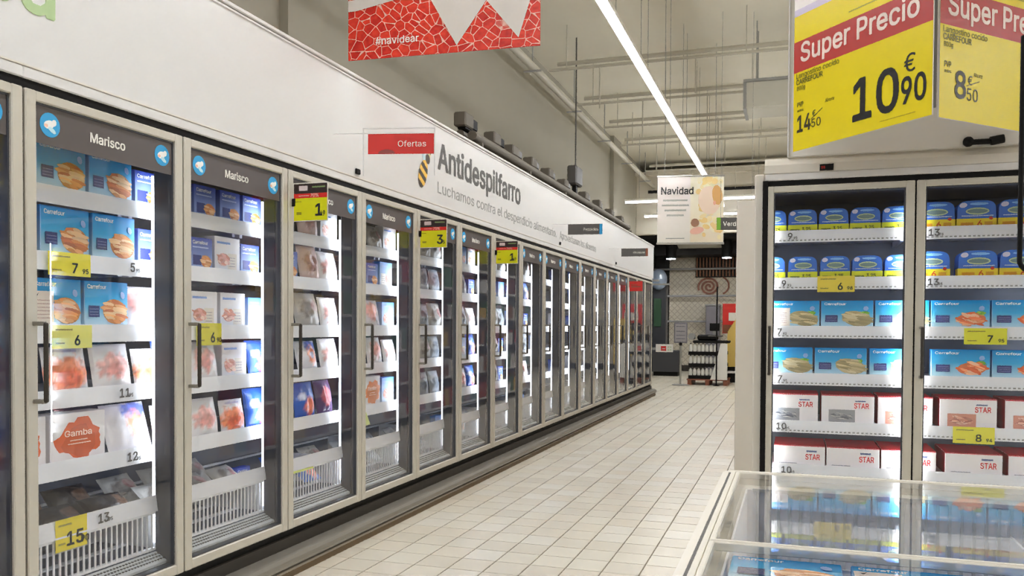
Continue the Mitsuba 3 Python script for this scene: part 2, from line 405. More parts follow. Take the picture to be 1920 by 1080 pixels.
for dx, dz in ((.27, .385), (.288, .374)): bee.ell(5 + dx + .02, 2 + dz + .02, .005, .018, -.0032, lin(60, 46, 26), -.4, 8)
bee.v = [v - np.array([LY0 - 1.5, -.006, 0]) for v in bee.v]
tag(put(fa + '__bee_emblem', bee.dict('m_print'), fb), 'striped bee emblem')
for y in (4.27, 8.652, 11.63):
    tag(put(fa + '__thermometer', ply(on_fascia(bx(0, .045, -.012, .0, 0, .03, .003), y, 2.078), 'm_black'), fb), 'small black display')

# ================================================================ packages
rng = random.Random(11)
ORANGE = [lin(*c) for c in ((226, 150, 84), (238, 176, 112), (206, 120, 66), (244, 200, 150))]
PRAWN = [lin(*c) for c in ((226, 96, 58), (240, 140, 96), (206, 70, 44), (246, 180, 146))]
BEIGE = [lin(*c) for c in ((198, 182, 140), (222, 208, 170), (172, 156, 112), (214, 196, 150), (150, 138, 100))]
SALMON = [lin(*c) for c in ((236, 130, 84), (246, 164, 118), (222, 108, 66), (248, 196, 160))]
def carton(p, w, h, d, top, bot, side):
    m = bx(-w / 2, w / 2, 0, d, 0, h, .002)
    v = m.vertices; t = np.clip(v[:, 2] / h, 0, 1)[:, None]
    p.flat(m, np.repeat((bot * (1 - t) + top * t)[m.faces].reshape(-1, 3), 1, 0))
def k_blue(w, h, d, food, green=False, panel=False, logo='Carrefour', seed=0):
    r = random.Random(seed); p = P()
    top, mid, bot = lin(0, 128, 194), lin(60, 170, 220), lin(206, 232, 244)
    carton(p, w, h, d, top, bot, top)
    p.quad(-w / 2 + .002, w / 2 - .002, h * .55, h - .002, -.0004, mid, top)
    p.quad(-w / 2 + .002, w / 2 - .002, .002, h * .55, -.0004, bot, mid)
    p.text(logo, h * .085, -w * .44, h * .84, -.001, WHITE, True, w * .42)
    (p.slabs if food is not SALMON else p.heap)(w * .19, h * .36, w * .58, h * .58, -.0016, food, r, 9 if food is not SALMON else 14)
    if green: p.heap(w * .34, h * .55, w * .2, h * .2, -.0012, [lin(120, 170, 60), lin(160, 200, 90)], r, 5)
    if panel:
        p.quad(-w * .49, -w * .08, .004, h * .74, -.0034, lin(226, 214, 200))
        for i in range(6): p.quad(-w * .45, -w * .14, h * (.2 + i * .07), h * (.2 + i * .07) + .003, -.0038, lin(178, 150, 140))
        p.poly([(-w * .44, h * .66), (-w * .41, h * .62), (-w * .37, h * .72), (-w * .41, h * .66)], -.0038, BLACK)
    else:
        p.quad(-w * .42, -w * .18, h * .24, h * .48, -.0034, lin(52, 58, 108))
        for i in range(3): p.quad(-w * .40, -w * .2, h * (.28 + i * .06), h * (.28 + i * .06) + .003, -.0038, lin(120, 124, 160))
    p.ell(w * .36, h * .72, w * .05, h * .08, -.0034, lin(150, 180, 226), .4)
    return p.dict('m_print')
def k_navy(w, h, d, food, seed=0):
    r = random.Random(seed); p = P()
    top, bot = lin(38, 62, 160), lin(150, 176, 226)
    carton(p, w, h, d, top, bot, top)
    p.text('Carrefour', h * .1, -w * .42, h * .8, -.001, WHITE, True, w * .7)
    p.quad(-w * .42, w * .3, h * .68, h * .72, -.0008, lin(180, 196, 236))
    p.quad(-w * .4, -w * .02, h * .16, h * .46, -.0008, lin(36, 50, 120))
    p.slabs(w * .2, h * .28, w * .5, h * .42, -.0012, food, r, 6)
    return p.dict('m_print')
def k_splash(w, h, d, col, seed=0):
    r = random.Random(seed); p = P()
    carton(p, w, h, d, lin(242, 240, 240), lin(236, 232, 232), WHITE)
    pts = []
    for i in range(30):
        a = i / 30 * 6.283; rr = r.uniform(.78, 1.16)
        pts.append((w * .03 + math.cos(a) * w * .43 * rr, h * .47 + math.sin(a) * h * .40 * rr))
    p.poly(pts, -.0006, col)
    p.poly([(x * .75, z * .8 + h * .03) for x, z in pts[::2]], -.0008, col * .86)
    p.text('Gamba', h * .12, -w * .26, h * .52, -.0012, lin(250, 220, 200), True, w * .5)
    p.quad(-w * .2, w * .22, h * .35, h * .37, -.0012, lin(250, 220, 200))
    p.quad(-w * .16, w * .16, h * .42, h * .44, -.0012, lin(250, 220, 200))
    return p.dict('m_print')
def k_bag(w, h, t, base, blobs, band=None, seed=0, dark=1.):
    """pillow pack: its print is laid out over the pack's own surface"""
    r = random.Random(seed); nx, nz = 22, 20
    us, vs = np.meshgrid(np.linspace(0, 1, nx), np.linspace(0, 1, nz))
    bul = (np.sin(np.pi * us) ** .55) * (np.sin(np.pi * vs) ** .55)
    nse = meshkit.noise(np.stack([us * 5, vs * 5, us * 0 + seed], -1), seed)
    X, Z = (us - .5) * w, vs * h
    Yf = -t * bul * (.75 + .5 * nse) * .6; Yb = t * bul * .5 + .0006
    col = np.broadcast_to(base, us.shape + (3,)).copy()
    n2 = meshkit.fbm(np.stack([us * 7, vs * 7, us * 0 + seed * 3.7], -1), 3, seed)
    for cu, cv, ru, rv, c, th in blobs:
        d = np.hypot((us - cu) / ru, (vs - cv) / rv) + (n2 - .5) * 1.1
        m = np.clip((1 - d) * 4, 0, 1)[..., None]
        cc = np.asarray(c) * (.7 + .75 * meshkit.noise(np.stack([us * 13, vs * 13, us * 0 + seed], -1), seed + 5))[..., None]
        col = col * (1 - m * th) + cc * m * th
    if band is not None:
        col[vs > .84] = band
    idx = np.arange(nx * nz).reshape(nz, nx)
    q = np.stack([idx[:-1, :-1], idx[:-1, 1:], idx[1:, 1:], idx[1:, :-1]], -1).reshape(-1, 4)
    f1 = np.vstack([q[:, [0, 1, 2]], q[:, [0, 2, 3]]])
    p = P()
    p.add(trimesh.Trimesh(np.stack([X, Yf, Z], -1).reshape(-1, 3), f1, process=False), np.clip(col.reshape(-1, 3), 0, 1))
    p.add(trimesh.Trimesh(np.stack([X, Yb, Z], -1).reshape(-1, 3), f1[:, ::-1], process=False), base)
    return p.dict('m_bag')
def k_tub(w, h, d, price, promo, seed=0):
    """rounded blue pack with a yellow promotion band along its foot"""
    r = random.Random(seed); p = P()
    a = np.linspace(0, math.pi, 15)
    arch = [(-w / 2, 0)] + [(-w / 2 * .97 * math.copysign(abs(math.cos(t)) ** .45, math.cos(t)), h * .66 + h * .34 * math.sin(t) ** .8) for t in a] + [(w / 2, 0)]
    m = plate(Polygon(arch), d)
    v = m.vertices; t = np.clip(v[:, 2] / h, 0, 1)[:, None]
    c = lin(60, 92, 176) * (1 - t) + lin(50, 110, 196) * t
    p.flat(m, c[m.faces].reshape(-1, 3))
    p.quad(-w / 2 - .0006, w / 2 + .0006, 0, h * .36, -.001, promo)
    for sx in (-1, 1): p.add(trimesh.Trimesh([[sx * (w / 2 + .0008), -.001, 0], [sx * (w / 2 + .0008), d * .6, 0], [sx * (w / 2 + .0008), d * .6, h * .36], [sx * (w / 2 + .0008), -.001, h * .36]], [[0, 1, 2], [0, 2, 3]], process=False), promo)
    p.ell(.02 * w, h * .62, w * .3, h * .13, -.001, lin(176, 190, 150), 0, 18)
    p.ell(.02 * w, h * .62, w * .26, h * .08, -.0014, lin(110, 132, 130), 0, 16)
    p.quad(-w * .38, w * .42, h * .44, h * .47, -.0014, lin(200, 210, 230))
    p.ell(-w * .34, h * .84, w * .1, h * .09, -.0012, lin(214, 210, 232), .2)
    p.ell(.06 * w, h * .88, w * .24, h * .05, -.0012, lin(130, 180, 232), 0)
    if price == 'red':
        p.text('6', h * .2, .02 * w, h * .08, -.0016, lin(196, 70, 30), True, w * .12)
        p.quad(-w * .4, -w * .08, h * .12, h * .22, -.0016, lin(206, 140, 30))
        p.quad(w * .2, w * .4, h * .1, h * .24, -.0016, lin(206, 150, 40))
        p.ell(w * .36, h * .36, w * .05, h * .06, -.0018, lin(190, 50, 36))
    else:
        p.text(price, h * .15, -.02 * w, h * .1, -.0016, lin(70, 74, 30), True, w * .3)
        p.quad(-w * .42, -w * .1, h * .12, h * .18, -.0016, lin(110, 116, 40))
    return p.dict('m_print')
def k_star(w, h, d, pic, seed=0, low=False):
    r = random.Random(seed); p = P()
    carton(p, w, h, d, lin(242, 238, 238), lin(238, 234, 236), WHITE)
    p.add(trimesh.Trimesh([[-w / 2, 0, h + .0006], [w / 2, 0, h + .0006], [w / 2, d, h + .0006], [-w / 2, d, h + .0006]], [[0, 1, 2], [0, 2, 3]], process=False), lin(164, 20, 26))
    for sx in (-1, 1): p.add(trimesh.Trimesh([[sx * (w / 2 + .0006), .004, 0], [sx * (w / 2 + .0006), d, 0], [sx * (w / 2 + .0006), d, h], [sx * (w / 2 + .0006), .004, h]], [[0, 1, 2], [0, 2, 3]], process=False), lin(150, 24, 30))
    p.quad(-w / 2, w / 2, h * .965, h, -.0005, lin(190, 60, 66))
    p.text('STAR', h * (.26 if low else .17), w * .12, h * (.34 if low else .56), -.001, lin(198, 44, 48), True, w * .28)
    p.quad(w * .14, w * .34, h * (.7 if low else .78), h * (.78 if low else .82), -.001, lin(90, 100, 140))
    if not low:
        p.quad(-w * .36, w * .14, h * .08, h * .5, -.001, pic[0])
        p.heap(-w * .11, h * .28, w * .44, h * .34, -.0014, pic, r, 14)
    else:
        p.quad(-w * .4, -w * .05, h * .12, h * .15, -.001, lin(150, 150, 160))
    return p.dict('m_print')
def k_plain(w, h, d, c1, c2, seed=0):
    r = random.Random(seed); p = P()
    carton(p, w, h, d, c1, c2, c1)
    side = r.choice((-1, 1))
    p.heap(side * w * .17, h * .36, w * .56, h * .5, -.0008, PINKS, r, 9)
    p.quad(-side * w * .2 - w * .2, -side * w * .2 + w * .16, h * .1, h * .55, -.0006, lin(226, 218, 208))
    for i in range(4): p.quad(-side * w * .2 - w * .16, -side * w * .2 + w * .1, h * (.18 + i * .08), h * (.18 + i * .08) + .003, -.001, lin(170, 160, 166))
    p.quad(-w * .42, w * .1, h * .8, h * .86, -.0006, lin(130, 156, 206))
    return p.dict('m_print')
PINKS = [lin(*c) for c in ((226, 170, 160), (236, 196, 186), (214, 146, 128), (244, 214, 200))]
GREYF = [lin(*c) for c in ((150, 150, 152), (110, 112, 118), (190, 188, 184), (90, 92, 98))]
PINKF = [lin(*c) for c in ((206, 140, 120), (224, 170, 146), (180, 104, 90), (236, 200, 180))]
K = {}
K['blue'] = [('blue box picturing golden fried fish', 'box', k_blue(.222, .185, .07, ORANGE, seed=s)) for s in (1, 2, 3)]
K['bluep'] = [('blue box with beige panel and fish', 'box', k_blue(.222, .185, .07, ORANGE, panel=True, seed=5))]
K['navy'] = [('small dark blue seafood box', 'box', k_navy(.15, .15, .06, ORANGE, seed=s)) for s in (1, 2)]
K['splash'] = [('white box with orange prawn splash', 'box', k_splash(.26, .185, .08, lin(214, 104, 60), 4))]
WB = lin(238, 236, 238)
K['prawn'] = [('white bag of red prawns', 'bag', k_bag(.2, .175, .05, WB, [(.5, .4, .56, .42, PRAWN[1], .95), (.5, .3, .3, .2, PRAWN[2], .6), (.5, .9, .3, .05, lin(150, 150, 190), .8)], seed=s)) for s in (1, 2)]
K['pink'] = [('white bag of pale pink seafood', 'bag', k_bag(.2, .18, .05, WB, [(.5, .5, .4, .34, lin(226, 166, 158), .85), (.5, .4, .25, .2, lin(214, 140, 132), .6)], seed=s)) for s in (3, 4)]
K['fillet'] = [('clear bag of pink fish fillets', 'bag', k_bag(.19, .18, .04, lin(226, 220, 224), [(.4, .6, .4, .36, lin(226, 150, 138), .85), (.8, .3, .2, .3, lin(90, 80, 92), .6)], seed=6))]
K['ring'] = [('blue and white bag with prawn ring', 'bag', k_bag(.24, .2, .05, lin(236, 234, 240), [(.7, .8, .34, .25, lin(60, 90, 190), .9), (.66, .5, .26, .3, lin(236, 140, 92), .9), (.66, .5, .1, .12, lin(200, 210, 240), .9)], seed=7))]
K['bluebag'] = [('blue bag with orange prawn picture', 'bag', k_bag(.2, .2, .05, lin(50, 96, 186), [(.65, .3, .36, .28, lin(238, 130, 90), .9), (.3, .6, .2, .14, lin(220, 226, 244), .8)], seed=s)) for s in (8, 9)]
K['dark'] = [('dark bag of mussels', 'bag', k_bag(.26, .2, .08, lin(44, 38, 36), [(.4, .5, .3, .3, lin(30, 24, 30), .9), (.75, .5, .25, .3, lin(96, 70, 54), .7)], seed=s)) for s in (10, 11)]
K['silver'] = [('silvery bag of small fish', 'bag', k_bag(.24, .2, .07, lin(176, 174, 170), [(.4, .5, .3, .3, lin(110, 104, 100), .9), (.7, .6, .2, .2, lin(140, 60, 70), .5)], seed=s)) for s in (12, 13, 14)]
K['brown'] = [('brownish bag of shellfish', 'bag', k_bag(.2, .2, .05, lin(196, 172, 164), [(.5, .5, .35, .3, lin(140, 90, 76), .7)], seed=15))]
K['white'] = [('white seafood box', 'box', k_plain(.19, .17, .06, lin(236, 234, 236), lin(226, 228, 236), s)) for s in (1, 2, 3)]
K['pale'] = [('pale blue seafood box', 'box', k_plain(.18, .17, .06, lin(70, 130, 206), lin(214, 226, 240), s)) for s in (4, 5)]
K['purple'] = [('dark purple seafood pack', 'bag', k_bag(.17, .2, .05, lin(84, 62, 100), [(.5, .5, .3, .3, lin(200, 90, 90), .7)], seed=16))]
K['dusk'] = [('dark topped box with orange picture', 'box', k_splash(.22, .19, .06, lin(226, 140, 80), 17))]
K['greyp'] = [('grey frosted seafood pack', 'bag', k_bag(.19, .19, .05, lin(150, 156, 164), [(.5, .5, .35, .3, lin(92, 100, 112), .8)], seed=s)) for s in (18, 19)]
K['tubg'] = [('rounded blue pack with yellow price band', 'pack', k_tub(.158, .135, .13, '3,25', lin(206, 208, 40), s)) for s in (1, 2)]
K['tubr'] = [('rounded blue pack with red numbered yellow band', 'pack', k_tub(.19, .15, .13, 'red', lin(226, 200, 40), s)) for s in (1, 2)]
K['sardine'] = [('blue box picturing grey green anchovies', 'box', k_blue(.272, .158, .08, BEIGE, True, seed=s)) for s in (31, 32)]
K['sardinep'] = [('blue box with beige panel and anchovies', 'box', k_blue(.272, .158, .08, BEIGE, True, True, seed=33))]
K['salmon'] = [('blue box picturing orange prawns', 'box', k_blue(.285, .158, .08, SALMON, True, seed=s)) for s in (34, 35)]
K['starg'] = [('white box with grey fish window', 'box', k_star(.276, .165, .3, GREYF, 1))]
K['starr'] = [('white box with pink prawn window', 'box', k_star(.276, .165, .3, PINKF, 2))]
K['starl'] = [('low white box with red top', 'box', k_star(.276, .118, .36, PINKF, 3, True))]
NAMES = {'box': 'seafood_box', 'bag': 'seafood_bag', 'pack': 'seafood_pack'}
def pack(kind, base, x, y, z, where, group, i, tilt=0., yaw=0., scale=1.):
    vs = K[kind]; desc, c, d = vs[i % len(vs)]
    if c != 'bag' and tilt > -60: tilt = 0.
    t = base @ T().translate([x, y, z]).rotate([0, 0, 1], yaw).rotate([1, 0, 0], tilt).scale(scale * .985)
    key = number(NAMES[c])
    scene[key] = {**d, 'to_world': t}
    tag(key, f'{desc}, {where}', c, group)
    return key
SHELF = ['top shelf', 'second shelf', 'third shelf', 'fourth shelf', 'fifth shelf', 'sixth shelf']
DOORS = ORD[:17]
def row(base, shelf, z, items, door, group, z_off=.053, y=.19):
    for i, it in enumerate(items):
        kind, x = it[0], it[1]
        kw = it[2] if len(it) > 2 else {}
        pack(kind, base, x, y + kw.get('dy', 0), z + z_off, f'{ORD[i]} on {SHELF[shelf]} behind {door}', group, i + shelf, kw.get('tilt', 0), kw.get('yaw', 0), kw.get('s', 1.))
L = {}
L[-1] = [[('navy', .25), ('navy', .42), ('navy', .6)], [('blue', .2), ('blue', .45), ('navy', .65)], [('navy', .2), ('blue', .41), ('navy', .62)], [('purple', .25), ('navy', .42), ('purple', .6)], [('bluebag', .2), ('prawn', .42), ('bluebag', .64)]]
L[0] = [[('blue', .09), ('blue', .325), ('blue', .56), ('navy', .76)],
        [('blue', .10), ('blue', .34), ('blue', .575), ('navy', .775)],
        [('blue', .06), ('bluep', .30), ('blue', .535), ('fillet', .755, dict(tilt=-14, yaw=-12))],
        [('prawn', .10, dict(tilt=-10)), ('prawn', .345, dict(tilt=-10)), ('pink', .565, dict(tilt=-10)), ('prawn', .77, dict(tilt=-10, s=.9))],
        [('splash', .12), ('splash', .395), ('ring', .66, dict(tilt=-16))]]
L[1] = [[('navy', .18), ('navy', .37), ('navy', .55), ('navy', .72)],
        [('navy', .17), ('navy', .345), ('white', .53), ('navy', .705)],
        [('white', .14), ('white', .36), ('white', .57), ('pale', .765, dict(s=.9))],
        [('bluebag', .15, dict(tilt=-10)), ('pink', .36, dict(tilt=-10)), ('white', .58), ('bluebag', .78, dict(tilt=-10, s=.9))],
        [('prawn', .14, dict(tilt=-10)), ('pink', .36, dict(tilt=-10)), ('prawn', .57, dict(tilt=-8, s=.9)), ('bluebag', .77, dict(tilt=-8))]]
L[2] = [[('white', .25), ('brown', .48, dict(tilt=-8)), ('white', .7)], [('navy', .3), ('brown', .5, dict(tilt=-10)), ('pink', .7, dict(tilt=-10))],
        [('pink', .25, dict(tilt=-12)), ('silver', .48, dict(tilt=-12)), ('pink', .71, dict(tilt=-10))], [('pale', .25), ('ring', .48, dict(tilt=-12, s=.85)), ('pink', .71, dict(tilt=-10))],
        [('bluebag', .22, dict(tilt=-8)), ('bluebag', .45, dict(tilt=-8)), ('purple', .66, dict(tilt=-10))]]
L[3] = [[('white', .28), ('silver', .52, dict(tilt=-14, s=.8)), ('white', .72)], [('pale', .28), ('navy', .48), ('pale', .67)], [('pale', .28), ('fillet', .49, dict(tilt=-10)), ('pale', .7)],
        [('brown', .3, dict(tilt=-12)), ('pink', .52, dict(tilt=-10)), ('pink', .73, dict(tilt=-10, s=.9))], [('white', .25), ('dusk', .48), ('pale', .7)]]
kinds = ['white', 'pale', 'pink', 'fillet', 'navy', 'greyp', 'bluebag', 'silver']
for k in range(4, 11):
    r2 = random.Random(100 + k)
    pal = ['greyp', 'silver', 'greyp', 'white'] if k == 4 else kinds
    L[k] = [[(pal[r2.randrange(len(pal))], x, dict(s=.92, tilt=-8)) for x in (.3, .52, .72)[:3 if k < 8 else 2]] for _ in range(5)]
for k in range(11, 17):
    r2 = random.Random(200 + k)
    L[k] = [[(['brown', 'prawn', 'dusk', 'splash'][r2.randrange(4)], .45, dict(s=.9, tilt=-8))] for _ in range(5)]
for k, rows in L.items():
    door = 'the edge freezer door' if k < 0 else f'{DOORS[k]} full freezer door'
    for s, items in enumerate(rows):
        row(left_base(k), s, SH_L[s], items, door, 'packs behind the wall freezer doors')
# baskets
BK = {-1: ['dark', 'bluebag', 'dark'], 0: ['dark', 'dark', 'dark'], 1: ['silver', 'silver', 'silver'], 2: ['navy', 'bluebag'], 3: ['silver', 'greyp'], 4: ['greyp', 'greyp'], 5: ['silver', 'pale'], 6: ['silver', 'greyp'], 7: ['pale', 'silver'], 8: ['white', 'pale']}
for k, items in BK.items():
    door = 'the edge freezer door' if k < 0 else f'{DOORS[k]} full freezer door'
    for i, kind in enumerate(items):
        pack(kind, left_base(k), .142 + i * .235 if len(items) > 2 else .2 + i * .35, .2, .42 if k < 2 else .34, f'front {ORD[i]} in basket behind {door}', 'packs in the freezer baskets', i, -52 if kind not in ('navy', 'pale', 'white') else 0, rng.uniform(-4, 4), .8)
        pack(kind, left_base(k), .142 + i * .235 if len(items) > 2 else .2 + i * .35, .41, .42 if k < 2 else .34, f'rear {ORD[i]} in basket behind {door}', 'packs in the freezer baskets', i + 1, -40 if kind not in ('navy', 'pale', 'white') else 0, rng.uniform(-4, 4), .8)
# the cabinet that faces the camera
RD = ['aisle-side end-cabinet door', 'middle end-cabinet door', 'outer end-cabinet door']
R = {0: [[('tubg', .034), ('tubg', .177 + .02), ('tubg', .36), ('tubg', .522), ('tubg', .684)], [('tubg', .03), ('tubg', .20), ('tubg', .37), ('tubg', .535), ('tubg', .70)],
         [('sardinep', .158), ('sardine', .435), ('sardine', .713)], [('sardine', .125), ('sardine', .405), ('sardine', .688)],
         [('starg', .155), ('starg', .445), ('starr', .735)], [('starl', .195), ('starl', .475), ('starl', .755)]],
     1: [[('tubr', .12), ('tubr', .315), ('tubr', .51), ('tubr', .70)], [('tubr', .10), ('tubr', .325), ('tubr', .52), ('tubr', .715)],
         [('salmon', .245), ('salmon', .535)], [('salmon', .25), ('salmon', .54)],
         [('starr', .29), ('starr', .6)], [('starl', .32), ('starl', .62)]],
     2: [[('tubr', .15), ('tubr', .35), ('tubr', .55)], [('tubr', .15), ('tubr', .35), ('tubr', .55)], [('salmon', .08), ('salmon', .37)], [('salmon', .08), ('salmon', .37)], [('starr', .15), ('starr', .45)], [('starl', .17), ('starl', .47)]]}
for k, rows in R.items():
    if k == 2: continue
    for s, items in enumerate(rows):
        row(right_base @ T().translate([k * S, 0, 0]), s, SH_R[s], items, RD[k], 'packs in the end cabinet')

# ================================================================ price tickets and price rails' numbers
def ticket(base, x, z, w, h, price, label, col=(236, 224, 60), tilt=0., y=.15, small=None, yaw=0.):
    p = P()
    p.flat(bx(0, w, -.001, .0006, 0, h), lin(*col))
    if price: p.text(price, h * .42, w * (.55 if len(price) < 2 else .34), h * .14, -.0018, BLACK, True)
    p.quad(w * .08, w * .5, h * .78, h * .84, -.0016, lin(150, 140, 60))
    p.quad(w * .08, w * .3, h * .2, h * .26, -.0016, lin(150, 140, 60))
    if small: p.text(small, h * .2, w * .8, h * .14, -.0018, BLACK, True)
    k = number('price_ticket')
    scene[k] = {**p.dict('m_print'), 'to_world': base @ T().translate([x, y, z]).rotate([0, 0, 1], yaw).rotate([1, 0, 0], tilt)}
    tag(k, label, 'price ticket')
ticket(left_base(0), .225, 1.395, .19, .085, '7', 'yellow price ticket clipped to the second shelf behind first full door', small='95')
ticket(left_base(0), .24, 1.13, .18, .085, '6', 'yellow price ticket clipped to the third shelf behind first full door', (232, 230, 120))
ticket(left_base(0), .21, .405, .14, .115, '15', 'yellow price ticket reading fifteen on the first wire basket', (224, 206, 40), y=.108, small='90')
ticket(left_base(1), .26, 1.125, .17, .1, '6', 'yellow price ticket with a six on the third shelf, second full door', (214, 206, 60), small='90')
ticket(left_base(2), .2, .44, .2, .075, '', 'drooping yellow-green ticket on the third full door wire basket', (206, 214, 120), tilt=-35, y=.104)
ticket(left_base(3), .18, .60, .16, .08, '', 'pale green ticket below the fifth shelf behind the fourth full door', (206, 216, 140), tilt=-20, y=.13)
ticket(right_base, .278, 1.415, .192, .088, '6', 'yellow ticket on the second shelf behind the aisle-side end-cabinet door', (226, 204, 70), small='98')
ticket(right_base, 1.0 + .008, 1.135, .2, .085, '7', 'yellow ticket on the third shelf behind the middle end-cabinet door', (226, 224, 60), small='95')
ticket(right_base, .963, .612, .196, .088, '8', 'yellow ticket on the fifth shelf behind the middle end-cabinet door', (232, 226, 60), small='94')
def rail_number(base, x, z, s, label, y=.152):
    k = thing('rail_price', label, 'price lettering')
    put(k + '__figure', ply(txt(s, .034, True), 'm_darkgrey'), base @ T().translate([x, y, z]))
    put(k + '__cents', ply(txt('95', .013, True), 'm_darkgrey'), base @ T().translate([x + (.03 if len(s) < 2 else .05), y, z]))
for i, (x, s) in enumerate(((.12, '9'), (.09, '9'), (.07, '7'), (.075, '7'), (.07, '10'), (.1, '10'))):
    rail_number(right_base, x, SH_R[i] + .018, s, f'printed price {s} on the {SHELF[i]} rail, aisle-side end-cabinet door')
for i in (0, 1): rail_number(right_base, .832, SH_R[i] + .018, '13', f'printed price 13 on the {SHELF[i]} rail, middle end-cabinet door')
for i, x, s in ((3, .56, '11'), (4, .60, '12'), (1, .62, '5')): rail_number(left_base(0), x, SH_L[i] + .018, s, f'printed price {s} on the {SHELF[i]} rail, first full freezer door')
rail_number(left_base(0), .4, .47, '13', 'printed price 13 on the first wire basket rim', .104)
rail_number(left_base(1), .77, SH_L[1] + .018, '11', 'printed price 11 on the second shelf rail, second full freezer door')

# ================================================================ signs
def face(x, y, z, rot): return T().translate([x, y, z]).rotate([0, 0, 1], rot)
def flag(y, price, label, hi=True):
    f = face(-2.36, y, 1.73, 0); t = thing('price_flag', label, 'price sign', 'yellow price flags on the freezer doors')
    w, h = .195, .19
    p = P()
    p.flat(bx(0, w, 0, .003, 0, h), lin(226, 222, 214))
    p.quad(.004, w - .004, .004, h * .6, -.0006, lin(222, 220, 0))
    p.quad(.004, w - .004, h * .6, h * .72, -.0006, lin(206, 36, 28))
    p.quad(.004, w - .004, h * .72, h * .97, -.0006, lin(40, 24, 22))
    q = p
    q.text(price, h * .3, w * .64, h * .14, -.001, BLACK, True)
    q.text('69' if price == '1' else '95', h * .12, w * .78, h * .14, -.001, BLACK, True, w * .14)
    q.text('70%', h * .09, w * .5, h * .62, -.001, lin(255, 210, 190), True, w * .24)
    q.quad(w * .16, w * .46, h * .65, h * .67, -.001, lin(250, 200, 190))
    q.quad(w * .17, w * .42, h * .79, h * .92, -.001, lin(224, 206, 206)); q.quad(w * .55, w * .92, h * .86, h * .9, -.001, lin(120, 140, 90))
    q.quad(w * .1, w * .24, h * .17, h * .24, -.001, lin(150, 146, 20)); q.quad(w * .06, w * .24, h * .5, h * .52, -.001, lin(160, 156, 20))
    put(t + '__board', p.dict('m_print'), f)
    put(t + '__clip', ply(bx(-.008, .012, -.004, .008, h * .4, h * .6, .002), 'm_black'), f)
flag(3.63, '1', 'yellow, red and black price flag reading 1,69 on third full freezer door')
flag(5.12, '3', 'yellow, red and black price flag reading 3,95 on fifth full freezer door')
flag(6.62, '1', 'smaller-looking yellow price flag on seventh full freezer door')
f = face(-2.36, 12.62, 1.74, 0); t = thing('price_flag', 'red price flag on the freezer door at the end of the run', 'price sign')
put(t + '__board', ply(bx(0, .2, 0, .004, 0, .15, .001), 'm_red'), f)
each(t + '__lettering', [bx(.03, .17, -.001, 0, .06, .075), bx(.03, .12, -.001, 0, .09, .1)], 'm_brown', f)
def category_sign(x, y, z, rot, text, label, band, tail=None, clear=False):
    f = face(x, y, z, rot); t = thing('category_sign', label, 'sign')
    put(t + '__board', ply(bx(0, .352, 0, .006, 0, .105, .001), band), f)
    tag(put(t + '__lettering', ply(moved(txt(text, .03, False, .15, .001), .16, -.0006, .038), 'm_white'), f), 'white lettering')
    if tail: put(t + '__colour_tab', ply(bx(.322, .352, -.002, 0, 0, .105), tail), f)
    put(t + '__bracket', ply(bx(-.185, .355, .001, .004, .1055, .110), 'm_fascia'), f)
    if clear:
        put(t + '__holder', ply(cat([bx(-.028, -.022, .0, .005, -.115, .137), bx(.352, .358, 0, .005, -.115, .137), bx(-.028, .358, 0, .005, .131, .137)]), 'm_fascia'), f)
        p = P(); p.poly([(.1 + .045 * math.cos(q), .001 + .022 * math.sin(q)) for q in np.linspace(0, math.pi, 12)], -.0008, lin(140, 60, 56))
        put(t + '__red_card_shadow', p.dict('m_print'), f)  # shadow mark painted as a darker half-ellipse on the red card
category_sign(-2.145, 4.0, 2.123, 14.5, 'Ofertas', 'red hanging card in a clear holder before the bee emblem', 'm_red', clear=True)
category_sign(-2.209, 8.4, 2.152, 7.5, 'Pescados', 'dark grey category sign with blue tab past the slogan', 'm_darkgrey', 'm_blue')
category_sign(-2.205, 11.2, 2.148, 6., 'Helados', 'dark grey category sign with purple tab at the end of the fascia', 'm_darkgrey', 'm_brown')
f = face(-.945, 11., 2.445, 16.); t = thing('category_sign', 'dark grey vegetable sign with green tab beside the hanging poster', 'sign')
put(t + '__board', ply(bx(0, .49, 0, .01, 0, .155, .002), 'm_darkgrey'), f)
tag(put(t + '__colour_tab', ply(bx(0, .05, -.003, 0, 0, .155), 'm_leafgreen'), f), 'green tab')
tag(put(t + '__lettering', ply(moved(txt('Verduras', .053, True, .31), .08, -.001, .05), 'm_white'), f), 'white word Verduras')
each(t + '__suspension_wire', [cyl([.05, .005, .155], [.05, .005, 2.75], .002, 6), cyl([.44, .005, .155], [.44, .005, 2.75], .002, 6)], 'm_grey', f)

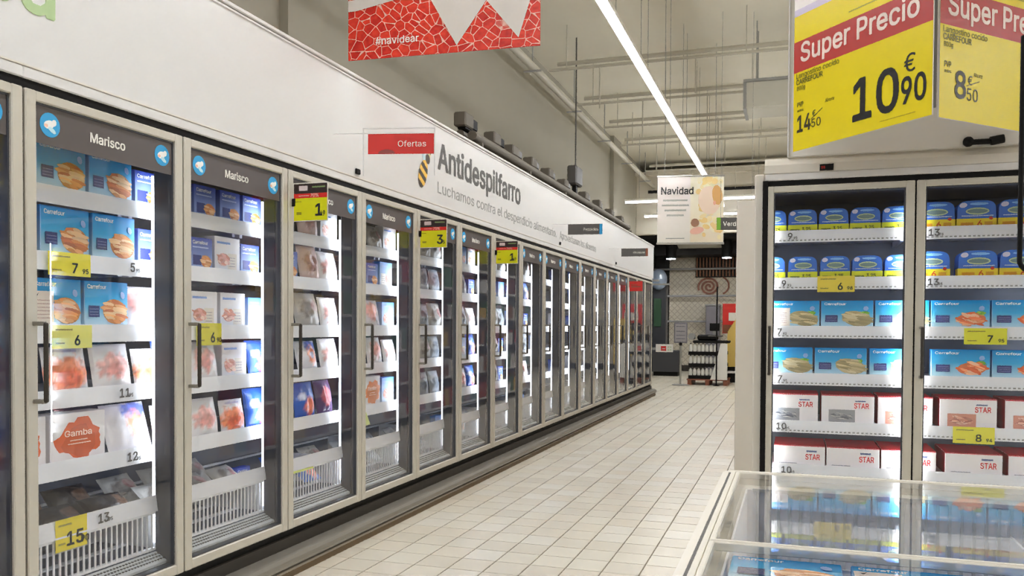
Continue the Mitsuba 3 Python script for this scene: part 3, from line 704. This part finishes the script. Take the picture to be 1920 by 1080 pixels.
# the big yellow boards above the end cabinet
def big_board(x, y, z, rot, label, price, cents, old, oldc, flip=False):
    f = face(x, y, z, rot); t = thing('price_board', label, 'price sign', 'yellow price boards')
    w = .865
    p = P()
    p.flat(bx(0, w, 0, .006, 0, .98), lin(236, 230, 226))
    p.quad(0, w, 0, .70, -.0008, lin(234, 212, 0))
    p.quad(0, w, .70, .735, -.0008, lin(206, 196, 214))
    p.quad(0, w, .407, .567, -.0012, lin(174, 48, 42))
    q = P()
    q.text('Super Precio', .096, .05, .455, -.002, lin(244, 226, 216), True, .745)
    tag(put(t + '__headline_lettering', q.dict('m_poster'), f), 'pink-white words Super Precio on red')
    def fig(*args):
        q = P(); q.text(*args); tag(put(t + '__price_lettering', q.dict('m_poster'), f), 'black price figure')
    g2 = lin(50, 44, 20)
    if not flip:
        fig(price, .19, .412, .07, -.002, BLACK, True, .275); fig(cents, .115, .7, .082, -.002, BLACK, True, .135); fig('€', .08, .715, .218, -.002, BLACK, False, .06)
        fig(old, .082, .03, .095, -.002, g2, True, .1); fig(oldc, .042, .135, .1, -.002, g2, False, .065); fig('€', .03, .14, .155, -.002, g2)
        p.poly([(.13, .145), (.21, .185), (.212, .181), (.132, .141)], -.0022, lin(90, 80, 20))
    else:
        fig(old, .115, .1, .1, -.002, g2, True, .078); fig(oldc, .055, .185, .095, -.002, g2, False, .075); fig('€', .04, .19, .165, -.002, g2)
        p.poly([(.18, .16), (.27, .19), (.272, .186), (.182, .156)], -.0022, lin(100, 90, 20))
        fig(price, .19, .655, .07, -.002, BLACK, True, .12); fig(cents, .1, .79, .082, -.002, BLACK, True, .07)
    g = lin(96, 86, 20)
    p.text('Langostino cocido', .026, .02, .375, -.002, g, False, .3); p.text('CARREFOUR', .026, .02, .342, -.002, g, True, .19); p.text('800g', .022, .025, .312, -.002, g, False, .06)
    p.text('PVP', .024, .03, .225, -.002, g, True, .045); p.text('antes', .014, .03, .2, -.002, g, False, .045); p.text('Ahora', .018, .23, .205, -.002, g, False, .06)
    p.quad(.58, .78, .03, .034, -.002, lin(190, 170, 30)); p.quad(.38, .7, .6, .606, -.002, lin(170, 160, 40))
    p.text('IIII', .06, .36, .76, -.002, lin(110, 150, 70), True, .2)
    put(t + '__board', p.dict('m_poster'), f)
big_board(-.015, 4.70, 2.143, -48.8, 'yellow and red price board reading 10,90 over the end cabinet', '10', '90', '14', '50')
big_board(.587, 4.09, 2.14, 45.5, 'yellow and red price board reading 8,50, turned away, over the end cabinet', '6', '50', '8', '50', True)
t = thing('sign_topper', 'white panel standing on the end cabinet behind the yellow boards', 'panel')
put(t + '__panel', ply(bx(-.04, 2.1, 4.85, 4.88, 2.146, 3.2, .004), 'm_white'))
tag(put(t + '__edge_strip', ply(bx(-.046, -.038, 4.83, 4.875, 2.146, 3.2), 'm_fascia'), None), 'bright edge strip')
t = thing('support_post', 'grey square post where the two yellow boards meet', 'post')
put(t + '__post', ply(bx(.565, .587, 4.16, 4.182, 2.2, 3.15, .002), 'm_grey'))
put(t + '__clamp', ply(bx(.556, .596, 4.135, 4.19, 2.72, 2.76, .004), 'm_black'))
put(t + '__arm', ply(bx(.566, .582, 4.17, 4.84, 3.1, 3.14, .002), 'm_grey'))
t = thing('cable_clip', 'black bone-shaped clamp lying on top of the end cabinet', 'clamp')
m = cat([trimesh.creation.icosphere(2, .026).apply_translation([.83, 4.82, 2.168]), cyl([.83, 4.82, 2.165], [.95, 4.82, 2.165], .014), cyl([.93, 4.82, 2.165], [.99, 4.82, 2.175], .022)])
put(t + '__body', ply(m, 'm_black', 30))
# black tube frame
t = thing('tube_frame', 'black rounded tube sign frame hanging before the end cabinet', 'frame')
x0, x1, z0, z1, rr = .665, 1.25, 1.40, 2.125, .035
path = [(x0, z1), (x0, z0 + rr)] + [(x0 + rr - rr * math.cos(a), z0 + rr - rr * math.sin(a)) for a in np.linspace(.2, 1.57, 5)] + [(x1 - rr, z0)] + [(x1 - rr + rr * math.sin(a), z0 + rr - rr * math.cos(a)) for a in np.linspace(.2, 1.57, 5)] + [(x1, z1), (x0, z1)]
tube = cat([cyl([a[0], 3.0, a[1]], [b[0], 3.0, b[1]], .0075, 10) for a, b in zip(path, path[1:])] + [trimesh.creation.icosphere(1, .0078).apply_translation([a[0], 3., a[1]]) for a in path])
put(t + '__tube', ply(tube, 'm_black', 40))
put(t + '__post', ply(cat([cyl([1.0, 3.0, z1], [1.0, 3.0, 5.2], .006, 8)]), 'm_black'))

# red banner
t = thing('hanging_banner', 'red patterned banner with white paper points hanging over the aisle', 'banner')
f = face(-2.376, 4.2, 2.693, 3.8)
bw, bh = 1.097, .9
m = trimesh.Trimesh([[0, 0, 0], [bw, 0, 0], [bw, 0, bh], [0, 0, bh]], [[0, 1, 2], [0, 2, 3]], process=False)
put(t + '__print', ply(m, 'm_cells', False, uv=np.array([[0, 0], [1.1, 0], [1.1, 1], [0, 1]])), f)
put(t + '__backing', ply(bx(0, bw, .001, .006, 0, bh), 'm_red'), f)
q = P(); wc = lin(226, 218, 212)
q.add(trimesh.Trimesh([[0, -.002, .268], [.054, -.002, .27], [.3, -.002, .315], [.3, -.002, .345], [0, -.002, .33]][:5], [[0, 1, 2], [0, 2, 3], [0, 3, 4]], process=False), wc)
q.poly([(.488, .292), (.636, .036), (.802, .262), (.802, .8), (.3, .8), (.4, .5)], -.002, wc)
q.poly([(.802, .262), (.98, .05), (1.045, .25), (1.06, .8), (.802, .8)], -.002, wc)
tag(put(t + '__paper_points_print', q.dict('m_poster'), f), 'white paper points')
q = P(); q.text('#navidear', .038, .165, .075, -.0035, lin(250, 236, 230), True, .255)
tag(put(t + '__lettering', q.dict('m_poster'), f), 'white hashtag lettering')
each(t + '__suspension_wire', [cyl([x, .003, bh], [x, .003, 2.5], .002, 6) for x in (.1, 1.)], 'm_grey', f)

# poster at the end of the aisle
t = thing('hanging_poster', 'cream hanging poster with black script and a blond figure above the aisle end', 'poster')
f = face(-1.853, 12., 2.40, 12.)
p = P(); w, h = .92, .92
p.flat(bx(0, w, 0, .01, 0, h), lin(238, 236, 226))
p.quad(.004, w * .5, .004, h - .004, -.0008, lin(240, 236, 226), lin(250, 240, 238))
p.quad(w * .5, w - .004, .004, h - .004, -.0008, lin(244, 230, 204), lin(250, 244, 220))
r3 = random.Random(5)
for i in range(60):
    p.ell(w * r3.uniform(.62, .97), h * r3.uniform(.08, .97), r3.uniform(.02, .06), r3.uniform(.02, .05), -.0012 - .00005 * i, lin(*[(246, 226, 176), (250, 240, 206), (238, 208, 140), (244, 214, 150), (250, 236, 190)][r3.randrange(5)]), r3.uniform(-1, 1), 9)
p.ell(w * .78, h * .64, .15, .2, -.005, lin(248, 222, 200), .1, 18)
p.ell(w * .90, h * .72, .07, .14, -.0052, lin(226, 176, 110), .1, 14)
p.ell(w * .86, h * .6, .02, .03, -.0054, lin(240, 180, 156), 0)
p.ell(w * .57, h * .3, .06, .06, -.0056, lin(150, 110, 84), .3, 9); p.ell(w * .6, h * .18, .1, .05, -.0056, lin(240, 190, 170), .2)
q = p; q.text('Navidad', .095, .05, .68, -.006, BLACK, True, .45)
for i, (a, b) in enumerate(((.08, .42), (.06, .44), (.1, .4), (.13, .37))): q.quad(a, b, .58 - i * .07, .605 - i * .07, -.002, lin(176, 176, 170))
q.quad(.12, .38, .05, .065, -.002, lin(176, 176, 170))
put(t + '__board', p.dict('m_poster'), f)
each(t + '__rail', [bx(-.01, w + .01, -.006, .016, h, h + .025, .003), bx(-.01, w + .01, -.006, .016, -.03, 0, .003)], 'm_steel', f)
each(t + '__suspension_wire', [cyl([x, .005, h], [x, .005, 2.78], .003, 6) for x in (.1, .8)], 'm_grey', f)

# ================================================================ chest freezer before the camera
t = thing('chest_freezer', 'low white chest freezer with sliding glass lids in front of the end cabinet', 'freezer')
cx0, cx1, cy0, cy1, cz = -.2, 1.75, .82, 2.68, .78
body = cat([bx(cx0 + .01, cx1 - .01, cy0 + .01, cy0 + .09, .06, .74, .01), bx(cx0 + .01, cx1 - .01, cy1 - .09, cy1 - .01, .06, .74, .01), bx(cx0 + .01, cx0 + .07, cy0 + .02, cy1 - .02, .06, .74, .01), bx(cx1 - .07, cx1 - .01, cy0 + .02, cy1 - .02, .06, .74, .01), bx(cx0 + .03, cx1 - .03, cy0 + .03, cy1 - .03, .06, .36)])
put(t + '__body', ply(body, 'm_white'))
rr = Polygon([(cx0, cy0), (cx1, cy0), (cx1, cy1), (cx0, cy1)]).buffer(-.05).buffer(.05, 6)
rim = trimesh.creation.extrude_polygon(rr.difference(Polygon([(cx0 + .036, cy0 + .06), (cx1 - .036, cy0 + .06), (cx1 - .036, cy1 - .022), (cx0 + .036, cy1 - .022)])), .04, engine='earcut'); rim.apply_translation([0, 0, .74])
put(t + '__rim', ply(rim, 'm_cream'))
put(t + '__rim_groove', ply(bx(cx0 + .018, cx0 + .024, cy0 + .06, cy1 - .05, .7795, .7808), 'm_darkgrey'))
for i, (a, b) in enumerate(((cy0 + .06, 1.785), (1.785, cy1 - .022))):
    d = put(t + '__lid', ply(cat([bx(cx0 + .036, cx0 + .05, a, b, .758, .7795, .003), bx(cx1 - .05, cx1 - .036, a, b, .758, .7795, .003), bx(cx0 + .036, cx1 - .036, a, a + .016, .76, .781, .004), bx(cx0 + .036, cx1 - .036, b - .008, b, .76, .779, .002)]), 'm_cream'))
    put(d + '__pane', ply(trimesh.Trimesh([[cx0 + .048, a + .015, .777], [cx1 - .048, a + .015, .777], [cx1 - .048, b - .007, .777], [cx0 + .048, b - .007, .777]], [[0, 1, 2], [0, 2, 3]], process=False), 'm_pane'))
put(t + '__liner', ply(cat([bx(cx0 + .07, cx0 + .075, cy0 + .09, cy1 - .09, .36, .74), bx(cx0 + .07, cx1 - .07, cy1 - .095, cy1 - .09, .36, .74), bx(cx0 + .07, cx1 - .07, cy0 + .09, cy0 + .095, .36, .74)]), 'm_wire'))
put(t + '__divider', ply(cat([bx(x, x + .006, cy0 + .1, cy1 - .1, .36, .66) for x in (.56, 1.09)] + [bx(cx0 + .08, cx1 - .08, 1.79, 1.796, .36, .74)]), 'm_wire'))
put(t + '__deck', ply(bx(cx0 + .08, cx1 - .08, cy0 + .1, 1.785, .655, .675), 'm_wire'))
put(t + '__wire_grille', ply(cat([bx(cx0 + .10 + i * .03, cx0 + .108 + i * .03, cy1 - .105, cy1 - .1, .37, .74) for i in range(58)] + [bx(cx0 + .09, cx1 - .09, cy1 - .107, cy1 - .099, .735, .745)]), 'm_grille'))
xs = [-.06 + .118, .29 - .012, .29 + .225, .57 + .17, .96, 1.22, 1.45]
for gy, y in enumerate((.98, 1.185, 1.39, 1.60, 1.83, 2.02, 2.21, 2.395)):
    for gx in range(6):
        x = (-.01, .215, .44, .69, .92, 1.25)[gx]
        kind = ('prawn', 'blue', 'salmon', 'blue', 'bluep', 'pink')[(gx * 2 + 3 * gy) % 6]
        if gy == 3: kind = ('blue', 'bluep', 'blue', 'salmon', 'blue', 'blue')[gx]
        dz = (.712 if kind in ('prawn', 'pink') else .755) - (.277 if gy > 3 else 0)
        pack(kind, T().translate([x, y, dz]), 0, 0, 0, f'lying {ORD[gx]} from aisle, {ORD[gy]} chest row', 'packs lying in the chest freezer', gx + gy, -90, 0, .8 if kind == 'salmon' else .95)
# ================================================================ gondola behind the end cabinet
t = thing('shelf_gondola', 'cream shelf gondola along the aisle behind the end cabinet', 'shelving')
put(t + '__end_panel', ply(cat([bx(-.36, .7, 5.66, 5.71, 0, 2.035, .006)]), 'm_cream'))
put(t + '__end_panel', ply(bx(-.36, .7, 14.3, 14.35, 0, 2.035, .006), 'm_cream'))
put(t + '__spine', ply(bx(.5, .56, 5.71, 14.3, 0, 2.03), 'm_cream'))
for z in (.1, .5, .9, 1.3, 1.7): put(t + '__shelf', ply(bx(-.34, .5, 5.71, 14.3, z, z + .03, .004), 'm_white'))
put(t + '__header', ply(bx(-.35, .56, 5.71, 14.3, 2.0, 2.035), 'm_cream'))
gp = P(); rg = random.Random(9); cols = [lin(*c) for c in ((150, 40, 36), (120, 74, 52), (196, 160, 70), (226, 220, 210), (90, 40, 40), (60, 100, 70), (230, 226, 220), (170, 120, 90))]
for z in (.13, .53, .93, 1.33, 1.73):
    y = 5.76
    while y < 14.1:
        w_, h_ = rg.uniform(.12, .3), rg.uniform(.14, .27)
        gp.flat(bx(-.33, .1, y, y + w_ - .01, z, z + h_), cols[rg.randrange(8)]); y += w_
tag(put(t + '__goods', gp.dict('m_print')), kind='stuff')

# ================================================================ equipment on top of the wall freezers
t = thing('pipe_run', 'dusty dark pipes running along the top of the wall freezers', 'pipes')
for x, z, r in ((-2.80, 2.95, .045), (-2.92, 2.97, .04), (-3.04, 2.93, .05)): put(t + '__pipe', ply(cyl([x, 7.2, z], [x, 14.8, z], r, 14), 'm_dust', 30))
each(t + '__bracket', [bx(-3.1, -2.74, 7.3 + i * 1.5, 7.34 + i * 1.5, 2.02, 2.9) for i in range(6)], 'm_dust')
eq = [(7.14, 7.48, 3.16), (7.92, 8.25, 3.15), (8.5, 8.85, 3.14), (9.2, 9.5, 3.14), (9.9, 10.2, 3.14), (10.65, 10.95, 3.13), (11.8, 12.1, 3.14), (12.7, 12.95, 3.15), (13.6, 13.85, 3.13), (14.45, 14.7, 3.12)]
for i, (a, b, z1_) in enumerate(eq):
    k = thing('valve_box', f'grey motor box, {ORD[i]} along the pipes above the wall freezers', 'equipment', 'motor boxes on the freezer tops')
    put(k + '__housing', ply(bx(-2.96, -2.84, a, a + (b - a) * .62, 3.03, z1_, .012), 'm_dust'))
    put(k + '__cover', ply(bx(-2.95, -2.85, a + (b - a) * .62, b, 3.04, z1_ - .02, .01), 'm_black' if i < 2 else 'm_darkgrey'))
    put(k + '__foot', ply(bx(-2.94, -2.86, a + .05, b - .05, 3.012, 3.045, .004), 'm_black'))
k = thing('hanging_speaker', 'dark grey speaker box hanging on a thin rod over the wall freezers', 'speaker')
put(k + '__box', ply(bx(-2.98, -2.84, 11.25, 11.6, 3.16, 3.42, .02), 'm_darkgrey'))
put(k + '__rod', ply(cyl([-2.9, 11.42, 3.4], [-2.9, 11.42, 5.2], .01, 8), 'm_darkgrey'))
put(k + '__neck', ply(bx(-2.94, -2.88, 11.38, 11.46, 3.015, 3.17, .005), 'm_black'))

# ================================================================ ceiling pipes, beams, duct
k = thing('sprinkler_pipe', 'pale pipe running along the wall under the ceiling', 'pipe')
put(k + '__pipe', ply(cyl([-3.28, 3, 4.6], [-3.28, 25.6, 4.6], .05, 14), 'm_pipe', 30))
each(k + '__hanger', [cyl([-3.28, y, 4.6], [-3.28, y, 5.2], .008, 6) for y in np.arange(4, 25, 2.2)] + [bx(-3.4, -3.16, y - .02, y + .02, 4.535, 4.55) for y in np.arange(4, 25, 2.2)], 'm_grey')
for i, (y, z) in enumerate(((10.9, 4.62), (12.45, 4.55), (14.3, 4.62), (15.7, 4.6), (18.6, 4.62), (21.0, 4.6))):
    k = thing('cross_pipe', f'thin cross pipe under the ceiling, {ORD[i]} along the aisle', 'pipe', 'cross pipes under the ceiling')
    put(k + '__pipe', ply(cat([cyl([-3.14, y, z], [9, y, z], .02, 10)]), 'm_pipe', 30))
    each(k + '__hanger', [cyl([x, y, z], [x, y, 5.2], .007, 6) for x in np.arange(-2.9, 8, 2.3)], 'm_pipe')
    put(k + '__upper_pipe', ply(cyl([-3.1, y + .28, z + .16], [9, y + .28, z + .16], .03, 10), 'm_pipe', 30))
    each(k + '__drop', [cyl([-2.45 + .3 * (i % 3), y, z], [-2.45 + .3 * (i % 3), y, z - .55], .009, 6), cyl([-1.22, y + .02, z], [-1.22, y + .02, z - .45], .008, 6)], 'm_pipe')
k = thing('air_duct', 'pale box duct hanging under the ceiling beside the yellow board', 'duct')
put(k + '__casing', ply(bx(-.645, .9, 11.4, 12.0, 4.05, 4.40, .02), 'm_duct'))
put(k + '__flange', ply(cat([bx(-.66, .93, 11.37, 12.03, 4.39, 4.42), bx(-.66, -.62, 11.38, 12.02, 4.04, 4.41)]), 'm_grey'))
each(k + '__hanger', [cyl([x, y, 4.40], [x, y, 5.2], .008, 6) for x in (-.5, .8) for y in (11.5, 11.9)], 'm_grey')
# suspended lamps
def lamp_row(x, ys, ln, label, group, hidden=False):
    for i, y in enumerate(ys):
        k = thing('strip_light', label(i), 'ceiling light', group)
        put(k + '__housing', ply(bx(x - .035, x + .035, y + .01, y + ln - .01, 3.715, 3.76, .004), 'm_white'))
        put(k + '__diffuser', ply(bx(x - .032, x + .032, y + .012, y + ln - .012, 3.68, 3.716), 'm_white'), emitter={'type': 'area', 'radiance': {'type': 'rgb', 'value': STRIP}})
        each(k + '__suspension_wire', [cyl([x, y + q, 3.75], [x, y + q, 5.198], .003, 5) for q in (.2, ln - .2)], 'm_grey')
ys = [6.7 + 1.6 * i for i in range(-5, 7)]
lamp_row(-1.42, [-15., -8.2], 6.7, lambda i: f'added unseen strip light behind the camera, {ORD[i]} of two', 'strip lights over other aisles')  # out-of-view lamps added to brighten surfaces that face the camera
lamp_row(-1.42, ys, 1.6, lambda i: f'white strip light over the aisle, {ORD[i]} in its row', 'strip lights over the aisle')
for x, nm in ((4.9, 'second'), (8.2, 'third')):
    lamp_row(x, [-8 + 7.3 * i for i in range(3)], 7.2, lambda i: f'long strip light in the {nm} ceiling row, {ORD[i]} along it', 'strip lights over other aisles')
for i, (x0_, x1_, y) in enumerate(((-3.38, -.4, 17.5), (-3.38, -.6, 19.9))):
    k = thing('strip_light', f'crosswise strip light beyond the poster, {ORD[i]} of two', 'ceiling light', 'crosswise strip lights')
    put(k + '__housing', ply(bx(x0_, x1_, y - .03, y + .03, 3.81, 3.85, .004), 'm_white'))
    put(k + '__diffuser', ply(bx(x0_ + .01, x1_ - .01, y - .028, y + .028, 3.77, 3.811), 'm_white'), emitter={'type': 'area', 'radiance': {'type': 'rgb', 'value': STRIP}})
    each(k + '__suspension_wire', [cyl([x, y, 3.84], [x, y, 5.2], .004, 5) for x in (x0_ + .3, x1_ - .3)], 'm_grey')

# ================================================================ the bakery counter beyond the aisle
struct('wall_bakery', bx(-3.22, 1.2, 23.1, 23.3, .0, 3.1), 'm_lattice')
struct('trim_1', bx(-3.22, 1.2, 23.04, 23.1, 0, .16), 'm_kick')
for i, z in enumerate((2.74, 2.02, 1.34)):
    k = thing('wall_rail', f'thin grey rail across the bakery wall, {ORD[i]} from the top', 'rail', 'rails across the bakery wall')
    own(k, ply(cyl([-3.6, 22.9, z], [1.2, 22.9, z], .028, 8), 'm_grey'))
k = thing('slat_panel', 'panel of upright wooden slats above the spiral on the bakery wall', 'panel')
for i in range(15):
    put(k + '__slat', ply(bx(-2.5 + i * .085, -2.46 + i * .085, 22.98, 23.06, 2.54, 3.05, .006), 'm_wood'))
put(k + '__backing', ply(bx(-2.52, -1.2, 23.06, 23.09, 2.52, 3.06), 'm_black'))
k = thing('spiral_emblem', 'brown spiral emblem mounted on the bakery wall', 'emblem')
pts = [(-2.17 + (.03 + .25 * a / 16) * math.cos(a), 2.27 + (.03 + .22 * a / 16) * math.sin(a)) for a in np.linspace(0, 16, 70)]
put(k + '__band', ply(plate(LineString(pts).buffer(.024, 3), .05), 'm_brown'), T().translate([0, 23.04, 0]))
put(k + '__arc', ply(plate(LineString([(-1.95 + .3 * math.cos(a), 2.3 + .25 * math.sin(a)) for a in np.linspace(-1., 1., 14)]).buffer(.018, 3), .05), 'm_brown'), T().translate([0, 23.04, 0]))
struct('ceiling_soffit', cat([bx(-3.68, 1.5, 20.8, 23.1, 3.36, 3.44), bx(-3.68, 1.5, 22.2, 23.09, 3.06, 3.36)]), 'm_black')
struct('wall_niche', cat([bx(-3.69, -3.6, 20.8, 23.3, 0, 3.36), bx(-3.69, -3.22, 23.1, 23.3, 0, 3.36)]), 'm_black')
k = thing('light_panel', 'pale sloping light panel under the dark bakery soffit', 'panel')
own(k, ply(prism_x([(21.2, 3.30), (21.9, 3.2), (21.9, 3.215), (21.2, 3.32)], -2.82, -1.75), 'm_duct'))
for i, x in enumerate((-2.98, -1.6)):
    k = thing('spot_lamp', f'black cylinder spotlight under the bakery soffit, {ORD[i]} from the freezers', 'spotlight')
    put(k + '__housing', ply(cyl([x, 21.6, 2.93], [x, 21.6, 3.4], .13, 20), 'm_black', 30))
    put(k + '__lens', ply(cyl([x, 21.6, 2.905], [x, 21.6, 2.929], .115, 20), 'm_white'), emitter={'type': 'area', 'sampling_weight': .1, 'radiance': {'type': 'rgb', 'value': SPOT}})
k = thing('bulkhead_beam', 'wide beige bulkhead crossing the hall above the bakery', 'beam')
put(k + '__face', ply(bx(-3.7, 9, 20.6, 20.8, 3.44, 4.9, .01), 'm_wall_far'))
put(k + '__dark_track', ply(bx(-3.4, 9, 20.54, 20.6, 4.44, 4.5), 'm_black'))
put(k + '__ledge', ply(bx(-3.7, 9, 20.4, 20.6, 4.84, 4.93, .01), 'm_wall_far'))
k = thing('wall_cabinet', 'dark cabinet with a green sign in the niche beside the bakery wall', 'cabinet')
put(k + '__body', ply(bx(-3.6, -3.24, 22.6, 23.05, .1, 2.3, .01), 'm_mullion'))
put(k + '__sign', ply(bx(-3.56, -3.36, 22.57, 22.6, 1.2, 1.95, .005), mat('m_darkgreen', (50, 84, 60), .5)))
put(k + '__blue_reflection', ply(trimesh.creation.icosphere(2, .28).apply_transform(np.diag([.8, .6, 1, 1])).apply_translation([-3.42, 22.5, 2.45]), mat('m_paleblue', (166, 184, 206), .3)))  # bluish reflection in the dark niche, shaped as a pale blue ellipsoid
# notice stand
k = thing('notice_stand', 'grey notice on a thin post between the freezers and the bottle pallet', 'notice stand')
put(k + '__base', ply(cyl([-2.2, 17.5, 0], [-2.2, 17.5, .02], .17, 24), 'm_grey', 30))
put(k + '__post', ply(cyl([-2.2, 17.5, .02], [-2.2, 17.5, .88], .022, 10), 'm_steel', 30))
put(k + '__frame', ply(bx(-2.335, -2.065, 17.48, 17.5, .87, 1.29, .006), mat('m_slate', (120, 118, 126), .5)))
put(k + '__sheet', ply(bx(-2.31, -2.09, 17.476, 17.481, .9, 1.26), mat('m_slate2', (158, 154, 158), .5)))
put(k + '__line_lettering', ply(cat([bx(-2.29, -2.11, 17.473, 17.4765, z, z + .02) for z in (.95, 1.02, 1.1, 1.2)]), 'm_slate'))
put(k + '__clamp', ply(bx(-2.23, -2.17, 17.47, 17.52, .82, .88, .01), 'm_black'))
# small sign on the freezer end
k = thing('aisle_end_sign', 'small white sign with red square at the end of the freezer run', 'sign')
put(k + '__board', ply(bx(-2.30, -2.0, 14.86, 14.868, .76, .9, .002), 'm_white'))
put(k + '__red_square', ply(bx(-2.21, -2.12, 14.856, 14.86, .785, .865), 'm_red'))
put(k + '__minus', ply(bx(-2.195, -2.135, 14.854, 14.8565, .815, .828), 'm_white'))
each(k + '__green_mark', (([bx(-2.09 + i * .04, -2.07 + i * .04, 14.856, 14.86, z, z + .02) for i in range(2) for z in (.79, .84)])), 'm_green')
put(k + '__arm', ply(bx(-2.62, -2.25, 14.869, 14.88, .8, .84), 'm_grey'))
k = thing('end_table', 'dark low unit standing behind the end of the freezer run', 'unit')
put(k + '__body', ply(bx(-3.3, -2.62, 20.6, 21.1, .1, .62, .01), 'm_mullion')); put(k + '__plinth', ply(bx(-3.25, -2.67, 20.65, 21.05, 0, .1), 'm_black'))
# pallet of bottles
t = thing('pallet', 'red-brown wooden pallet under the bottle display', 'pallet')
for x in (-2.08, -1.72, -1.36): put(t + '__bearer', ply(bx(x, x + .08, 17.7, 18.5, 0, .1, .004), 'm_brown'))
for y in (17.7, 17.95, 18.2, 18.42): put(t + '__plank', ply(bx(-2.1, -1.27, y, y + .1, .1, .125, .003), 'm_brown'))
lay = [(.127, 'bottom'), (.375, 'middle'), (.62, 'top')]
for li, (z, nm) in enumerate(lay):
    tray = thing('bottle_tray', f'black carton tray in the {nm} layer of the bottle pallet', 'tray', 'trays of the bottle pallet')
    own(tray, ply(bx(-2.07, -1.32, 17.74, 18.46, z, z + .07, .004), 'm_black'))
    nb = 9 if li < 2 else 7
    for i in range(nb):
        b = thing('bottle', f'white bottle, {ORD[i]} along the front of the {nm} pallet layer', 'bottle', 'bottles on the pallet')
        x = -2.03 + i * .083
        prof = np.array([(0, 0), (.034, 0), (.036, .02), (.036, .11), (.014, .145), (.014, .165), (0, .165)])
        put(b + '__body', cached('bottle', lambda: ply(trimesh.creation.revolve(prof, sections=12), 'm_white', 40)), T().translate([x, 17.80, z + .071]))
        tag(put(b + '__cap', cached('bcap', lambda: ply(cyl([0, 0, .155], [0, 0, .172], .016, 10), 'm_black')), T().translate([x, 17.80, z + .071])), 'black cap')
k = thing('display_sheet', 'slanting white sheet covering the side of the bottle pallet', 'sheet')
own(k, ply(plate(Polygon([(-1.62, .12), (-1.28, .12), (-1.28, .86), (-1.42, .86), (-1.5, .5)]), .02), 'm_white'), T().translate([0, 17.68, 0]))
k = thing('counter_scale', 'black scale and printer on top of the bottle pallet', 'scale')
put(k + '__tray', ply(bx(-1.98, -1.26, 17.74, 18.3, .87, .92, .01), 'm_black'))
put(k + '__body', ply(bx(-1.9, -1.5, 17.8, 18.2, .92, 1.04, .03), 'm_black'))
put(k + '__platter', ply(bx(-1.68, -1.4, 17.78, 18.1, 1.0, 1.03, .005), 'm_darkgrey'))
put(k + '__display', ply(bx(-1.66, -1.46, 17.9, 17.96, 1.12, 1.28, .01), 'm_black'))
put(k + '__stem', ply(bx(-1.6, -1.54, 17.92, 17.96, 1.02, 1.14), 'm_grey'))
put(k + '__side_roll', ply(cyl([-2.02, 17.8, 1.0], [-2.02, 18.0, 1.0], .07, 14), 'm_grey', 30))
k = thing('sign_pole', 'thin black pole rising from the bottle pallet', 'pole')
put(k + '__pole', ply(cyl([-1.49, 17.62, .012], [-1.49, 17.62, 2.02], .014, 8), 'm_black', 30)); put(k + '__foot', ply(cyl([-1.49, 17.62, 0], [-1.49, 17.62, .014], .06, 16), 'm_black'))
k = thing('grey_column_box', 'grey upright box in front of the bakery wall behind the scale', 'column')
put(k + '__casing', ply(bx(-2.2, -1.85, 22.6, 23.0, 0, 1.75, .01), 'm_slate')); put(k + '__cap', ply(bx(-2.22, -1.83, 22.58, 23.02, 1.75, 1.79, .005), 'm_grey'))
k = thing('red_poster', 'red and white poster behind the bottle pallet', 'poster')
put(k + '__board', ply(bx(-1.51, -1.0, 19.3, 19.32, 1.06, 1.72, .004), 'm_red')); put(k + '__white_card', ply(bx(-1.38, -1.05, 19.294, 19.3, 1.34, 1.52), 'm_white')); put(k + '__lower_card', ply(bx(-1.5, -1.2, 19.292, 19.299, 1.07, 1.25), 'm_brown')); put(k + '__post', ply(bx(-1.27, -1.23, 19.32, 19.35, 0, 1.7), 'm_grey'))
k = thing('yellow_display', 'yellow draped display on a dark foot at the aisle end', 'display')
p = plate(Polygon([(-1.4, .34), (-.9, .34), (-.9, 1.4), (-1.2, 1.36), (-1.36, 1.1)]), .3)
put(k + '__drape', ply(p, mat('m_ochre', (206, 176, 92), .6)), T().translate([0, 18.8, 0])); put(k + '__shelf', ply(bx(-1.42, -.9, 18.78, 19.12, .2, .25), 'm_white')); put(k + '__foot', ply(cat([bx(-1.4, -.92, 18.82, 19.1, .0, .2, .005), bx(-1.4, -.92, 18.82, 19.1, .25, .34)]), 'm_black'))
